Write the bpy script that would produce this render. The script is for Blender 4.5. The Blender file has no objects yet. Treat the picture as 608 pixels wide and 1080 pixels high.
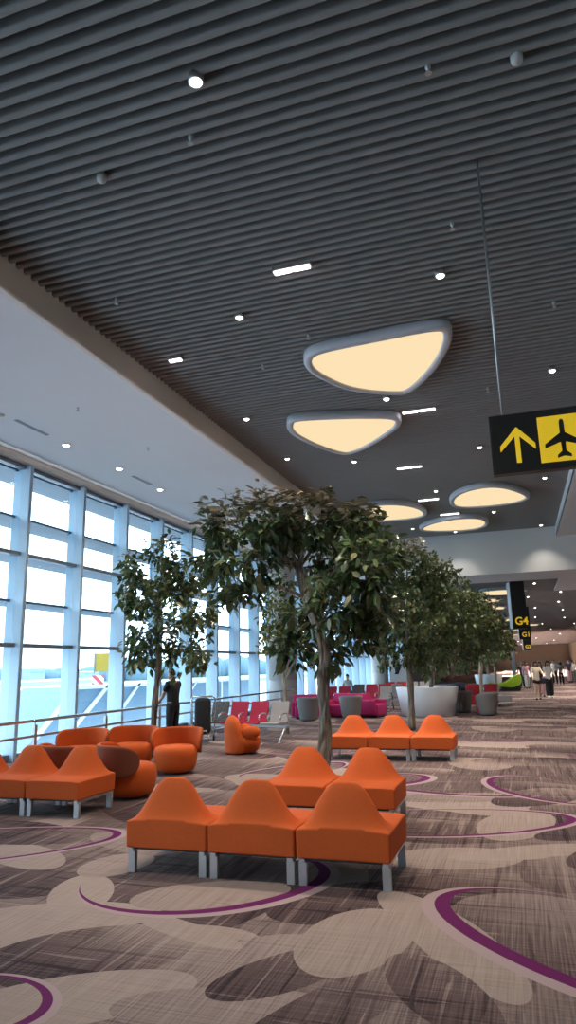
import bpy, bmesh, math, random
from math import sin, cos, pi, radians
from mathutils import Vector, Matrix
import numpy as np

S = bpy.context.scene
COL = S.collection

# ------------------------------------------------------------------ camera
def make_camera():
    yaw, pitch, roll, f = 0.316202703, 0.224780531, -0.0245589189, 718.76
    fw = Vector((-sin(yaw) * cos(pitch), cos(yaw) * cos(pitch), sin(pitch)))
    r = Vector((cos(yaw), sin(yaw), 0))
    u = r.cross(fw)
    r2 = r * cos(roll) + u * sin(roll)
    u2 = -r * sin(roll) + u * cos(roll)
    cam = bpy.data.cameras.new('camera')
    o = bpy.data.objects.new('camera', cam)
    COL.objects.link(o)
    o.matrix_world = Matrix(((r2.x, u2.x, -fw.x, 0), (r2.y, u2.y, -fw.y, 0), (r2.z, u2.z, -fw.z, 1.65), (0, 0, 0, 1)))
    cam.sensor_fit = 'VERTICAL'
    cam.sensor_height = 36.0
    cam.lens = 36.0 * f / 1080.0
    cam.clip_start = 0.05
    cam.clip_end = 3000
    S.camera = o
make_camera()

# ------------------------------------------------------------------ world and exposure
W = bpy.data.worlds.new('sky')
S.world = W
W.use_nodes = True
_bg = W.node_tree.nodes['Background']
_bg.inputs[0].default_value = (0.78, 0.90, 1.0, 1)
_bg.inputs[1].default_value = 4.6
S.view_settings.view_transform = 'Standard'
S.view_settings.look = 'None'
S.view_settings.exposure = 0.45
S.view_settings.gamma = 1.0
S.view_settings.use_curve_mapping = False
S.cycles.max_bounces = 10
S.cycles.transparent_max_bounces = 24
S.cycles.sample_clamp_indirect = 6.0
LAMP = 7.0           # strength of the glowing lamp diffusers
SPOT = 360.0          # watts of each downlight
COVE = 1.0

def portal(loc, rot, sx, sy):
    l = bpy.data.lights.new('window_portal', 'AREA')
    l.shape = 'RECTANGLE'; l.size = sx; l.size_y = sy
    l.cycles.is_portal = True
    o = bpy.data.objects.new('window_portal', l)
    o.location = loc; o.rotation_euler = rot
    COL.objects.link(o)
portal((-9.95, 25.0, 3.0), (0, radians(-90), 0), 6.0, 70.0)

# ------------------------------------------------------------------ materials
MATS = {}
def mat(name, color, rough=0.6, metal=0.0, var=0.08, scale=30.0, bump=0.0, emit=None, estr=0.0, sheen=0.0):
    if name in MATS: return MATS[name]
    m = bpy.data.materials.new(name); m.use_nodes = True
    nt = m.node_tree; N = nt.nodes; L = nt.links
    b = N['Principled BSDF']
    b.inputs['Roughness'].default_value = rough
    b.inputs['Metallic'].default_value = metal
    if sheen: b.inputs['Sheen Weight'].default_value = sheen
    tc = N.new('ShaderNodeTexCoord')
    no = N.new('ShaderNodeTexNoise'); no.inputs['Scale'].default_value = scale; no.inputs['Detail'].default_value = 3
    L.new(tc.outputs['Object'], no.inputs['Vector'])
    mx = N.new('ShaderNodeMix'); mx.data_type = 'RGBA'
    c = color
    mx.inputs['A'].default_value = (c[0] * (1 - var), c[1] * (1 - var), c[2] * (1 - var), 1)
    mx.inputs['B'].default_value = (min(1, c[0] * (1 + var)), min(1, c[1] * (1 + var)), min(1, c[2] * (1 + var)), 1)
    L.new(no.outputs['Fac'], mx.inputs['Factor'])
    L.new(mx.outputs['Result'], b.inputs['Base Color'])
    if bump:
        bp = N.new('ShaderNodeBump'); bp.inputs['Strength'].default_value = bump; bp.inputs['Distance'].default_value = 0.01
        n2 = N.new('ShaderNodeTexNoise'); n2.inputs['Scale'].default_value = scale * 6
        L.new(tc.outputs['Object'], n2.inputs['Vector'])
        L.new(n2.outputs['Fac'], bp.inputs['Height']); L.new(bp.outputs['Normal'], b.inputs['Normal'])
    if emit:
        b.inputs['Emission Color'].default_value = (*emit, 1)
        b.inputs['Emission Strength'].default_value = estr
    MATS[name] = m
    return m

def glass_mat():
    m = bpy.data.materials.new('window_glass'); m.use_nodes = True
    nt = m.node_tree; N = nt.nodes; L = nt.links
    N.remove(N['Principled BSDF'])
    t = N.new('ShaderNodeBsdfTransparent'); t.inputs[0].default_value = (0.86, 0.94, 0.98, 1)
    g = N.new('ShaderNodeBsdfGlossy'); g.inputs['Roughness'].default_value = 0.02
    g.inputs['Color'].default_value = (0.9, 0.95, 1, 1)
    lw = N.new('ShaderNodeLayerWeight'); lw.inputs['Blend'].default_value = 0.5
    pw = N.new('ShaderNodeMath'); pw.operation = 'POWER'; pw.inputs[1].default_value = 4.0; L.new(lw.outputs['Facing'], pw.inputs[0])
    fr = N.new('ShaderNodeMath'); fr.operation = 'MULTIPLY_ADD'; fr.inputs[1].default_value = 0.25; fr.inputs[2].default_value = 0.02; L.new(pw.outputs[0], fr.inputs[0])
    mx = N.new('ShaderNodeMixShader')
    L.new(fr.outputs[0], mx.inputs[0]); L.new(t.outputs[0], mx.inputs[1]); L.new(g.outputs[0], mx.inputs[2])
    L.new(mx.outputs[0], N['Material Output'].inputs['Surface'])
    return m

def leaf_mat(name, dark, light, tan, tanfrac):
    m = bpy.data.materials.new(name); m.use_nodes = True
    nt = m.node_tree; N = nt.nodes; L = nt.links
    b = N['Principled BSDF']; b.inputs['Roughness'].default_value = 0.33
    ge = N.new('ShaderNodeNewGeometry')
    r = N.new('ShaderNodeValToRGB')
    e = r.color_ramp.elements
    e[0].position = 0.0; e[0].color = (*dark, 1)
    e[1].position = 1.0; e[1].color = (*tan, 1)
    x = e.new(0.55); x.color = (*light, 1)
    x = e.new(max(0.6, 1 - tanfrac)); x.color = (*[0.5 * (p + q) for p, q in zip(light, tan)], 1)
    L.new(ge.outputs['Random Per Island'], r.inputs[0])
    L.new(r.outputs[0], b.inputs['Base Color'])
    tr = N.new('ShaderNodeBsdfTranslucent')
    L.new(r.outputs[0], tr.inputs[0])
    ms = N.new('ShaderNodeMixShader'); ms.inputs[0].default_value = 0.22
    L.new(b.outputs[0], ms.inputs[1]); L.new(tr.outputs[0], ms.inputs[2])
    L.new(ms.outputs[0], N['Material Output'].inputs['Surface'])
    return m

def bark_mat(name, a, b_):
    m = bpy.data.materials.new(name); m.use_nodes = True
    nt = m.node_tree; N = nt.nodes; L = nt.links
    b = N['Principled BSDF']; b.inputs['Roughness'].default_value = 0.85
    tc = N.new('ShaderNodeTexCoord'); mp = N.new('ShaderNodeMapping'); mp.inputs['Scale'].default_value = (30, 30, 3)
    no = N.new('ShaderNodeTexNoise'); no.inputs['Scale'].default_value = 1.0; no.inputs['Detail'].default_value = 5
    L.new(tc.outputs['Object'], mp.inputs[0]); L.new(mp.outputs[0], no.inputs['Vector'])
    r = N.new('ShaderNodeValToRGB'); r.color_ramp.elements[0].position = 0.35; r.color_ramp.elements[1].position = 0.65
    r.color_ramp.elements[0].color = (*a, 1); r.color_ramp.elements[1].color = (*b_, 1)
    L.new(no.outputs['Fac'], r.inputs[0]); L.new(r.outputs[0], b.inputs['Base Color'])
    bp = N.new('ShaderNodeBump'); bp.inputs['Strength'].default_value = 0.6; bp.inputs['Distance'].default_value = 0.02
    L.new(no.outputs['Fac'], bp.inputs['Height']); L.new(bp.outputs['Normal'], b.inputs['Normal'])
    return m

M_ORANGE = mat('orange_wool', (0.62, 0.098, 0.008), 0.85, 0, 0.10, 60, 0.25)
M_RUST = mat('rust_weave', (0.25, 0.068, 0.03), 0.8, 0, 0.35, 160, 0.4)
M_STEEL = mat('brushed_steel', (0.52, 0.53, 0.54), 0.38, 0.75, 0.05, 40)
M_CHROME = mat('polished_steel', (0.75, 0.76, 0.78), 0.2, 0.9, 0.03, 40)
M_WHITEM = mat('white_metal', (0.74, 0.80, 0.86), 0.45, 0.0, 0.03, 10)
M_MULL = mat('daylight_blue_mullion', (0.44, 0.58, 0.70), 0.45, 0.0, 0.03, 10)  # blue tint of the daylight is put into the mullion colour
M_TRANSOM = mat('grey_metal', (0.20, 0.24, 0.29), 0.45, 0.1, 0.05, 10)
M_FIN = mat('sunshade_metal', (0.085, 0.13, 0.18), 0.5, 0.1, 0.05, 10)
M_CEILW = mat('white_ceiling_paint', (0.82, 0.83, 0.84), 0.8, 0, 0.03, 0.6)
M_FASCIA = mat('warm_fascia_paint', (0.78, 0.71, 0.64), 0.7, 0, 0.03, 0.8)
M_SLAT = mat('grey_slat', (0.27, 0.27, 0.265), 0.62, 0.0, 0.10, 200)
M_VOID = mat('dark_ceiling_void', (0.012, 0.012, 0.013), 0.95, 0, 0.1, 4)
M_CEILG = mat('grey_ceiling', (0.20, 0.21, 0.22), 0.75, 0, 0.05, 3)
M_WALL = mat('beige_wall', (0.62, 0.56, 0.46), 0.8, 0, 0.05, 0.8)
M_WALLW = mat('white_wall', (0.66, 0.65, 0.64), 0.8, 0, 0.04, 0.8)
M_RIM = mat('lamp_rim_white', (0.60, 0.62, 0.67), 0.5, 0, 0.03, 4)
M_BLACK = mat('black_plastic', (0.014, 0.014, 0.016), 0.5, 0, 0.1, 20)
M_SIGN = mat('sign_black', (0.022, 0.017, 0.014), 0.45, 0, 0.1, 5)
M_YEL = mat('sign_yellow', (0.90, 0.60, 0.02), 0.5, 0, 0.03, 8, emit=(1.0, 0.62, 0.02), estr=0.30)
M_RED = mat('red_upholstery', (0.42, 0.008, 0.045), 0.7, 0, 0.12, 60, 0.15)
M_RED2 = mat('scarlet_upholstery', (0.50, 0.02, 0.03), 0.7, 0, 0.2, 40, 0.15)
M_PINK = mat('magenta_upholstery', (0.50, 0.02, 0.15), 0.75, 0, 0.12, 60, 0.15)
M_GREYF = mat('grey_felt', (0.24, 0.225, 0.22), 0.9, 0, 0.12, 90, 0.2)
M_LEATH = mat('grey_leather', (0.33, 0.30, 0.28), 0.6, 0, 0.06, 40)
M_MOTT = mat('mottled_grey_upholstery', (0.085, 0.08, 0.075), 0.8, 0, 0.9, 26)
M_DGREY = mat('dark_grey_upholstery', (0.075, 0.065, 0.07), 0.8, 0, 0.2, 30)
M_BLUE = mat('blue_cloth', (0.03, 0.09, 0.25), 0.8, 0, 0.2, 30)
M_GREEN = mat('lime_upholstery', (0.36, 0.55, 0.02), 0.6, 0, 0.06, 20)
M_PLANTER = mat('white_planter', (0.70, 0.73, 0.77), 0.4, 0, 0.03, 3)
M_SOIL = mat('dark_soil', (0.03, 0.022, 0.016), 0.95, 0, 0.5, 30, 0.4)
M_BARK = bark_mat('grey_bark', (0.085, 0.065, 0.05), (0.34, 0.28, 0.215))
M_BARKL = bark_mat('pale_bark', (0.20, 0.16, 0.12), (0.40, 0.35, 0.29))
M_LEAF = leaf_mat('dark_green_leaf', (0.026, 0.052, 0.018), (0.085, 0.14, 0.050), (0.26, 0.22, 0.12), 0.08)
M_LEAFTOP = leaf_mat('lit_top_leaf', (0.06, 0.07, 0.035), (0.20, 0.165, 0.10), (0.40, 0.32, 0.23), 0.35)  # tan of the light on the upper leaves is put into their colour
M_LEAF2 = leaf_mat('mid_green_leaf', (0.032, 0.058, 0.020), (0.105, 0.155, 0.052), (0.26, 0.22, 0.10), 0.08)
M_LEAF3 = leaf_mat('yellow_green_leaf', (0.06, 0.085, 0.02), (0.14, 0.17, 0.04), (0.30, 0.26, 0.06), 0.2)
M_GLASS = glass_mat()
M_COLUMN = mat('pale_column_cladding', (0.47, 0.44, 0.42), 0.55, 0, 0.04, 2)
M_GREYW = mat('grey_white_plastic', (0.60, 0.60, 0.58), 0.5, 0, 0.03, 10)

def glow(name, color, strength):
    m = bpy.data.materials.new(name); m.use_nodes = True
    nt = m.node_tree; N = nt.nodes; L = nt.links
    N.remove(N['Principled BSDF'])
    e = N.new('ShaderNodeEmission'); e.inputs[0].default_value = (*color, 1); e.inputs[1].default_value = strength
    L.new(e.outputs[0], N['Material Output'].inputs['Surface'])
    return m
M_LAMP = glow('warm_lamp_diffuser', (1.0, 0.78, 0.47), 0.72)
M_DOWN = glow('downlight_glow', (1.0, 0.93, 0.82), 9.0)
M_BAR = glow('linear_light_glow', (1.0, 0.86, 0.90), 7.0)

# ------------------------------------------------------------------ mesh helpers
class MB:
    def __init__(s): s.v = []; s.f = []
    def add(s, vs, fs):
        n = len(s.v); s.v += [tuple(q) for q in vs]; s.f += [tuple(i + n for i in f) for f in fs]; return s
    def box(s, x0, x1, y0, y1, z0, z1):
        return s.add([(x0, y0, z0), (x1, y0, z0), (x1, y1, z0), (x0, y1, z0), (x0, y0, z1), (x1, y0, z1), (x1, y1, z1), (x0, y1, z1)],
                     [(0, 3, 2, 1), (4, 5, 6, 7), (0, 1, 5, 4), (1, 2, 6, 5), (2, 3, 7, 6), (3, 0, 4, 7)])
    def prism(s, poly, z0, z1, plane='xy'):
        n = len(poly)
        def P(a, b, c): return (a, b, c) if plane == 'xy' else ((a, c, b) if plane == 'xz' else (c, a, b))
        vs = [P(a, b, z0) for a, b in poly] + [P(a, b, z1) for a, b in poly]
        fs = [tuple(range(n))[::-1], tuple(range(n, 2 * n))] + [(i, (i + 1) % n, n + (i + 1) % n, n + i) for i in range(n)]
        return s.add(vs, fs)
    def path(s, pts, rad, n=8, cap=True, flat=1.0):
        pts = [Vector(q) for q in pts]
        if not hasattr(rad, '__len__'): rad = [rad] * len(pts)
        rings = []; ref = None
        for i, q in enumerate(pts):
            d = (pts[min(i + 1, len(pts) - 1)] - pts[max(i - 1, 0)]).normalized()
            if ref is None:
                ref = Vector((0, 0, 1)) if abs(d.z) < 0.9 else Vector((1, 0, 0))
            a = (ref - d * ref.dot(d)).normalized(); b = d.cross(a); ref = a
            rings.append([q + (a * cos(2 * pi * k / n) + b * sin(2 * pi * k / n) * flat) * rad[i] for k in range(n)])
        vs = [q for r in rings for q in r]; fs = []
        for i in range(len(pts) - 1):
            for k in range(n):
                fs.append((i * n + k, i * n + (k + 1) % n, (i + 1) * n + (k + 1) % n, (i + 1) * n + k))
        if cap: fs += [tuple(range(n))[::-1], tuple(range((len(pts) - 1) * n, len(pts) * n))]
        return s.add(vs, fs)
    def lathe(s, prof, n=28, c=(0, 0, 0), sx=1.0, sy=1.0):
        vs = []; fs = []
        for r, z in prof:
            for k in range(n):
                vs.append((c[0] + r * sx * cos(2 * pi * k / n), c[1] + r * sy * sin(2 * pi * k / n), c[2] + z))
        m = len(prof)
        for i in range(m - 1):
            for k in range(n):
                fs.append((i * n + k, i * n + (k + 1) % n, (i + 1) * n + (k + 1) % n, (i + 1) * n + k))
        if prof[0][0] > 1e-6: fs.append(tuple(range(n))[::-1])
        if prof[-1][0] > 1e-6: fs.append(tuple(range((m - 1) * n, m * n)))
        return s.add(vs, fs)
    def grid(s, rows, closed_u=False):
        m = len(rows); n = len(rows[0])
        vs = [q for r in rows for q in r]; fs = []
        for i in range(m - 1):
            for k in range(n if closed_u else n - 1):
                fs.append((i * n + k, i * n + (k + 1) % n, (i + 1) * n + (k + 1) % n, (i + 1) * n + k))
        return s.add(vs, fs)
    def ell(s, c, r, n=16, m=10):
        rows = []
        for i in range(m + 1):
            t = pi * i / m
            rows.append([(c[0] + r[0] * sin(t) * cos(2 * pi * k / n), c[1] + r[1] * sin(t) * sin(2 * pi * k / n), c[2] - r[2] * cos(t)) for k in range(n)])
        return s.grid(rows, True)
    def build(s, name, m, parent=None, smooth=False, bevel=0.0, sub=0, weld=False, segs=2):
        me = bpy.data.meshes.new(name)
        me.from_pydata(s.v, [], s.f); me.update()
        bm = bmesh.new(); bm.from_mesh(me)
        if weld: bmesh.ops.remove_doubles(bm, verts=bm.verts, dist=1e-4)
        if len(bm.faces) < 60000: bmesh.ops.recalc_face_normals(bm, faces=bm.faces)
        bm.to_mesh(me); bm.free()
        if smooth: me.polygons.foreach_set('use_smooth', [True] * len(me.polygons))
        me.materials.append(m)
        o = bpy.data.objects.new(name, me); COL.objects.link(o)
        if parent is not None: o.parent = parent
        if bevel:
            b = o.modifiers.new('bevel', 'BEVEL'); b.width = bevel; b.segments = segs; b.limit_method = 'ANGLE'; b.angle_limit = radians(40)
        if sub:
            q = o.modifiers.new('sub', 'SUBSURF'); q.levels = sub; q.render_levels = sub
        return o

def tag(o, label=None, cat=None, group=None, kind=None):
    if label: o['label'] = label
    if cat: o['category'] = cat
    if group: o['group'] = group
    if kind: o['kind'] = kind
    return o
def empty(name, loc=(0, 0, 0), rz=0.0):
    o = bpy.data.objects.new(name, None); COL.objects.link(o)
    o.location = loc; o.rotation_euler = (0, 0, rz); o.empty_display_size = 0.1
    return o
def thing(name, label, cat, loc=(0, 0, 0), rz=0.0, group=None):
    return tag(empty(name, loc, rz), label, cat, group)
def struct(o): o['kind'] = 'structure'; return o
def dup(root, loc, rz=None, label=None, group=None):
    r = root.copy(); COL.objects.link(r); r.location = loc
    if rz is not None: r.rotation_euler = (0, 0, rz)
    if label: r['label'] = label
    if group: r['group'] = group
    for ch in list(root.children):
        c = ch.copy(); COL.objects.link(c); c.parent = r
        for g in list(ch.children):
            d = g.copy(); COL.objects.link(d); d.parent = c
    return r

# ------------------------------------------------------------------ carpet
def carpet_mat():
    m = bpy.data.materials.new('patterned_carpet'); m.use_nodes = True
    nt = m.node_tree; N = nt.nodes; L = nt.links
    b = N['Principled BSDF']; b.inputs['Roughness'].default_value = 0.95
    b.inputs['Specular IOR Level'].default_value = 0.15
    tc = N.new('ShaderNodeTexCoord')
    P = tc.outputs['Object']
    def math_(op, a, b2=None):
        n = N.new('ShaderNodeMath'); n.operation = op
        for i, q in enumerate((a, b2)):
            if q is None: continue
            if isinstance(q, (int, float)): n.inputs[i].default_value = q
            else: L.new(q, n.inputs[i])
        return n.outputs[0]
    def mixf(f, a, b2):
        n = N.new('ShaderNodeMix'); n.data_type = 'FLOAT'
        for i, q in zip(('Factor', 'A', 'B'), (f, a, b2)):
            if isinstance(q, (int, float)): n.inputs[i].default_value = q
            else: L.new(q, n.inputs[i])
        return n.outputs['Result']
    def mixc(f, a, b2):
        n = N.new('ShaderNodeMix'); n.data_type = 'RGBA'
        for s_, q in zip((n.inputs['Factor'], n.inputs['A'], n.inputs['B']), (f, a, b2)):
            if isinstance(q, (int, float)): s_.default_value = q
            elif isinstance(q, tuple): s_.default_value = (*q, 1)
            else: L.new(q, s_)
        return n.outputs['Result']
    # slightly warp the lookup so the drawn leaves are not perfect ellipses
    nz = N.new('ShaderNodeTexNoise'); nz.inputs['Scale'].default_value = 0.45; nz.inputs['Detail'].default_value = 0
    L.new(P, nz.inputs['Vector'])
    sub = N.new('ShaderNodeVectorMath'); sub.operation = 'SUBTRACT'; sub.inputs[1].default_value = (0.5, 0.5, 0.5)
    L.new(nz.outputs['Color'], sub.inputs[0])
    sc = N.new('ShaderNodeVectorMath'); sc.operation = 'MULTIPLY'; sc.inputs[1].default_value = (0.28, 0.28, 0)
    L.new(sub.outputs[0], sc.inputs[0])
    ad = N.new('ShaderNodeVectorMath'); ad.operation = 'ADD'
    L.new(P, ad.inputs[0]); L.new(sc.outputs[0], ad.inputs[1])
    PW = ad.outputs[0]
    TX, TY = 5.6, 6.4
    wr = N.new('ShaderNodeVectorMath'); wr.operation = 'WRAP'
    wr.inputs[1].default_value = (TX, TY, 10); wr.inputs[2].default_value = (0, 0, -10)
    L.new(PW, wr.inputs[0])
    PT = wr.outputs[0]
    def elen(src, cx, cy, a, b2, ang, dep=None):
        mp = N.new('ShaderNodeMapping'); mp.vector_type = 'TEXTURE'
        mp.inputs['Location'].default_value = (cx, cy, 0); mp.inputs['Rotation'].default_value = (0, 0, radians(ang))
        mp.inputs['Scale'].default_value = (a, b2, 1000)
        if dep is None: L.new(src, mp.inputs[0])
        else:      # tie each lookup to the result so far, so they are evaluated one after another
            q = N.new('ShaderNodeVectorMath'); q.operation = 'MULTIPLY_ADD'; q.inputs[1].default_value = (1e-7, 1e-7, 1e-7)
            L.new(dep, q.inputs[0]); L.new(src, q.inputs[2]); L.new(q.outputs[0], mp.inputs[0])
        n = N.new('ShaderNodeVectorMath'); n.operation = 'LENGTH'
        L.new(mp.outputs[0], n.inputs[0]); return n.outputs['Value']
    lt = lambda v, k=1.0: math_('LESS_THAN', v, k)
    gt = lambda v, k=1.0: math_('GREATER_THAN', v, k)
    tone = 0.30
    rnd = random.Random(11)
    def dotp(src):
        n = N.new('ShaderNodeVectorMath'); n.operation = 'DOT_PRODUCT'; n.inputs[1].default_value = (0.45, 0.9, 0)
        L.new(src, n.inputs[0]); return n.outputs['Value']
    DOT = {id(PW): dotp(PW), id(PT): dotp(PT)}
    def fill(src, e, t, k=0.0):
        nonlocal tone
        if k:       # each woven leaf fades from dark to light across its width
            n = N.new('ShaderNodeMath'); n.operation = 'MULTIPLY_ADD'; n.inputs[1].default_value = k
            n.inputs[2].default_value = t - k * (0.45 * e[0] + 0.9 * e[1]); L.new(DOT[id(src)], n.inputs[0])
            t = n.outputs[0]
        tone = mixf(lt(elen(src, *e, dep=None if isinstance(tone, float) else tone)), tone, t)
    for i in range(15):
        cx, cy = rnd.uniform(0, TX), rnd.uniform(0, TY)
        a = rnd.uniform(0.85, 1.7); bb = a * rnd.uniform(0.32, 0.55); ang = rnd.choice([0, 12, 25, -20, -35, 150, 80, 100]) + rnd.uniform(-10, 10)
        t = rnd.choice([0.0, 0.12, 0.2, 0.4, 0.55, 0.8, 0.95, 1.0])
        kk = (0.32 if t < 0.7 else 0.10) / bb * (1 if i % 3 else -1)
        for dx in (-TX, 0, TX):
            for dy in (-TY, 0, TY):
                if -a < cx + dx < TX + a and -a < cy + dy < TY + a:
                    fill(PT, (cx + dx, cy + dy, a, bb, ang), 0.15 + 0.7 * t, kk)
    # leaves placed around the front benches
    for e, t, k in [((-1.9, 4.6, 4.2, 2.9, 20), 0.45, 0.0), ((-2.55, 5.55, 1.30, 1.05, 25), 0.62, 0.15), ((-2.58, 5.6, 1.0, 0.8, 25), 0.38, 0.25),
                 ((-3.2, 4.35, 0.85, 0.45, 25), 0.88, 0.1), ((-4.0, 5.25, 0.60, 0.55, 40), 0.16, 0.45), ((-1.2, 5.3, 0.75, 0.42, 39), 0.22, 0.55),
                 ((-2.25, 4.62, 1.05, 0.26, 62), 0.10, -0.2), ((-2.45, 4.02, 0.85, 0.52, 28), 0.36, 0.75), ((-1.75, 4.10, 0.55, 0.30, 50), 0.68, 0.2),
                 ((-3.37, 4.99, 0.47, 0.27, 123), 0.95, 0.05), ((-2.33, 5.21, 0.60, 0.31, 27), 0.80, 0.1),
                 ((-2.27, 4.53, 0.12, 0.52, 63), 0.92, 0.0), ((-2.45, 3.40, 0.30, 0.70, 130), 0.88, 0.1), ((-1.62, 3.55, 0.60, 0.26, 15), 0.70, 0.2),
                 ((-1.45, 4.05, 0.22, 0.50, 140), 0.20, 0.5), ((-1.05, 3.75, 0.22, 0.75, 150), 0.28, 0.5), ((-1.16, 4.56, 0.54, 0.34, 81), 0.86, 0.1),
                 ((-0.45, 5.75, 0.95, 0.42, 20), 0.26, 0.6), ((0.25, 4.95, 0.95, 0.66, 148), 0.45, 0.35), ((-0.62, 4.74, 0.24, 0.92, 33), 0.92, 0.05), ((-0.55, 4.0, 0.22, 0.50, 40), 0.24, 0.4),
                 ((-0.73, 6.63, 0.60, 0.38, 15), 0.80, 0.15), ((-0.1, 6.95, 0.75, 0.22, 25), 0.92, 0.0), ((0.2, 6.35, 0.55, 0.34, 80), 0.45, 0.3), ((0.55, 6.95, 0.5, 0.25, 60), 0.30, 0.4),
                 ((-0.75, 7.6, 0.95, 0.45, 14), 0.30, 0.4), ((-0.19, 7.98, 0.69, 0.36, 72), 0.82, 0.1), ((0.40, 7.7, 0.5, 0.22, 30), 0.10, 0.2),
                 ((-0.9, 9.4, 0.9, 0.34, 10), 0.62, 0.3), ((0.05, 9.6, 0.8, 0.42, 60), 0.30, 0.5), ((-0.75, 8.7, 0.6, 0.22, 150), 0.85, 0.0),
                 ((-4.57, 5.81, 0.62, 0.28, 147), 0.82, 0.1), ((-3.52, 5.72, 0.40, 0.30, 72), 0.80, 0.1), ((-4.7, 6.6, 0.9, 0.35, 20), 0.30, 0.5), ((-3.8, 6.5, 0.7, 0.3, 150), 0.70, 0.2)]:
        fill(PW, e, t, k)
    # weave: fine streaks along the hall, broken bold streaks along and across it
    def streak(sx, sy, src=P, detail=3):
        mp = N.new('ShaderNodeMapping'); mp.inputs['Scale'].default_value = (sx, sy, 1); L.new(src, mp.inputs[0])
        n = N.new('ShaderNodeTexNoise'); n.inputs['Scale'].default_value = 1; n.inputs['Detail'].default_value = detail
        L.new(mp.outputs[0], n.inputs['Vector']); return n.outputs['Fac']
    s1 = streak(85, 1.5); s2 = streak(1.2, 80); s3 = streak(13, 0.55, P, 2); s4 = streak(0.5, 14, P, 2)
    fine = math_('ADD', math_('MULTIPLY', math_('SUBTRACT', s1, 0.5), 1.0), math_('MULTIPLY', math_('SUBTRACT', s2, 0.5), 0.7))
    dark = math_('SUBTRACT', 1.05, math_('MINIMUM', math_('MAXIMUM', tone, 0.0), 1.0))
    bold = math_('MULTIPLY', math_('SUBTRACT', math_('MAXIMUM', gt(s3, 0.62), gt(s4, 0.64)), math_('MAXIMUM', gt(math_('SUBTRACT', 1.0, s3), 0.64), gt(math_('SUBTRACT', 1.0, s4), 0.67))), -0.26)
    tn = N.new('ShaderNodeClamp'); L.new(tone, tn.inputs[0]); tone = tn.outputs[0]
    dark = math_('SUBTRACT', 1.0, tone)
    tt = math_('ADD', math_('ADD', math_('MULTIPLY', tone, 0.75), math_('MULTIPLY', fine, 0.75)), math_('MULTIPLY', bold, dark))
    tt = math_('ADD', tt, 0.14)
    cr = N.new('ShaderNodeValToRGB'); el = cr.color_ramp.elements
    el[0].position = 0.02; el[0].color = (0.042, 0.025, 0.028, 1)
    el[1].position = 0.98; el[1].color = (0.42, 0.32, 0.272, 1)
    x = el.new(0.35); x.color = (0.140, 0.092, 0.086, 1)
    x = el.new(0.65); x.color = (0.31, 0.228, 0.202, 1)
    L.new(tt, cr.inputs[0])
    col = cr.outputs[0]
    # magenta crescents with a pale companion line
    spx = N.new('ShaderNodeSeparateXYZ'); L.new(P, spx.inputs[0]); far = gt(spx.outputs['Y'], 8.5)
    def ring(src, cx, cy, a, b2, ang, ox, oy, w, msk=None):
        nonlocal col
        mk = (lambda q: q) if msk is None else (lambda q: math_('MULTIPLY', q, msk))
        l1 = elen(src, cx, cy, a, b2, ang, col)
        l2 = elen(src, cx + ox, cy + oy, a - w, b2 - w, ang, col)
        l0 = elen(src, cx - ox * 0.8, cy - oy * 0.8, a + w * 0.9, b2 + w * 0.9, ang, col)
        col = mixc(mk(math_('MULTIPLY', lt(l0), gt(l1))), col, (0.42, 0.30, 0.30))
        col = mixc(mk(math_('MULTIPLY', lt(l1), gt(l2))), col, (0.14, 0.016, 0.095))
    for cx, cy, a, bb, ang, ox, oy, w in [(1.6, 1.3, 1.3, 0.62, 15, -0.06, 0.02, 0.07), (4.3, 3.9, 1.5, 0.6, -22, 0.06, 0.03, 0.08), (1.9, 5.0, 1.1, 0.5, 60, 0.0, -0.06, 0.07)]:
        for dx in (-TX, 0, TX):
            for dy in (-TY, 0, TY):
                if -a < cx + dx < TX + a and -a < cy + dy < TY + a:
                    ring(PT, cx + dx, cy + dy, a, bb, ang, ox, oy, w * 0.6, far)
    # a plain zone is cleared for the placed rings by their own fills above
    for r in [(-2.58, 5.6, 1.03, 0.84, 25, -0.055, 0.02, 0.065), (0.45, 4.85, 1.35, 0.72, 148, 0.06, 0.03, 0.075), (-5.6, 5.9, 1.75, 0.72, 32, -0.05, -0.02, 0.06),
              (-1.0, 8.0, 1.45, 0.62, 14, -0.05, 0.0, 0.06), (0.15, 10.2, 1.15, 0.6, 118, 0.05, 0.0, 0.07), (-2.9, 3.2, 0.42, 0.35, 0, -0.03, 0, 0.05), (-2.4, 10.6, 1.0, 0.6, 20, -0.08, 0.02, 0.08)]:
        ring(PW, *r[:7], r[7] * 0.62 if len(r) == 8 else r[7])
    L.new(col, b.inputs['Base Color'])
    bp = N.new('ShaderNodeBump'); bp.inputs['Strength'].default_value = 0.15; bp.inputs['Distance'].default_value = 0.004
    L.new(s1, bp.inputs['Height']); L.new(bp.outputs[0], b.inputs['Normal'])
    return m

XW, XR, Y0, YE = -9.6, 9.5, -12.0, 150.0
def plane(name, x0, x1, y0, y1, z, m, th=0.1, up=True):
    return struct(MB().box(x0, x1, y0, y1, z - th if up else z, z if up else z + th).build(name, m))

plane('floor', -9.9, XR, Y0, YE, 0.0, carpet_mat(), 0.25)

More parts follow.
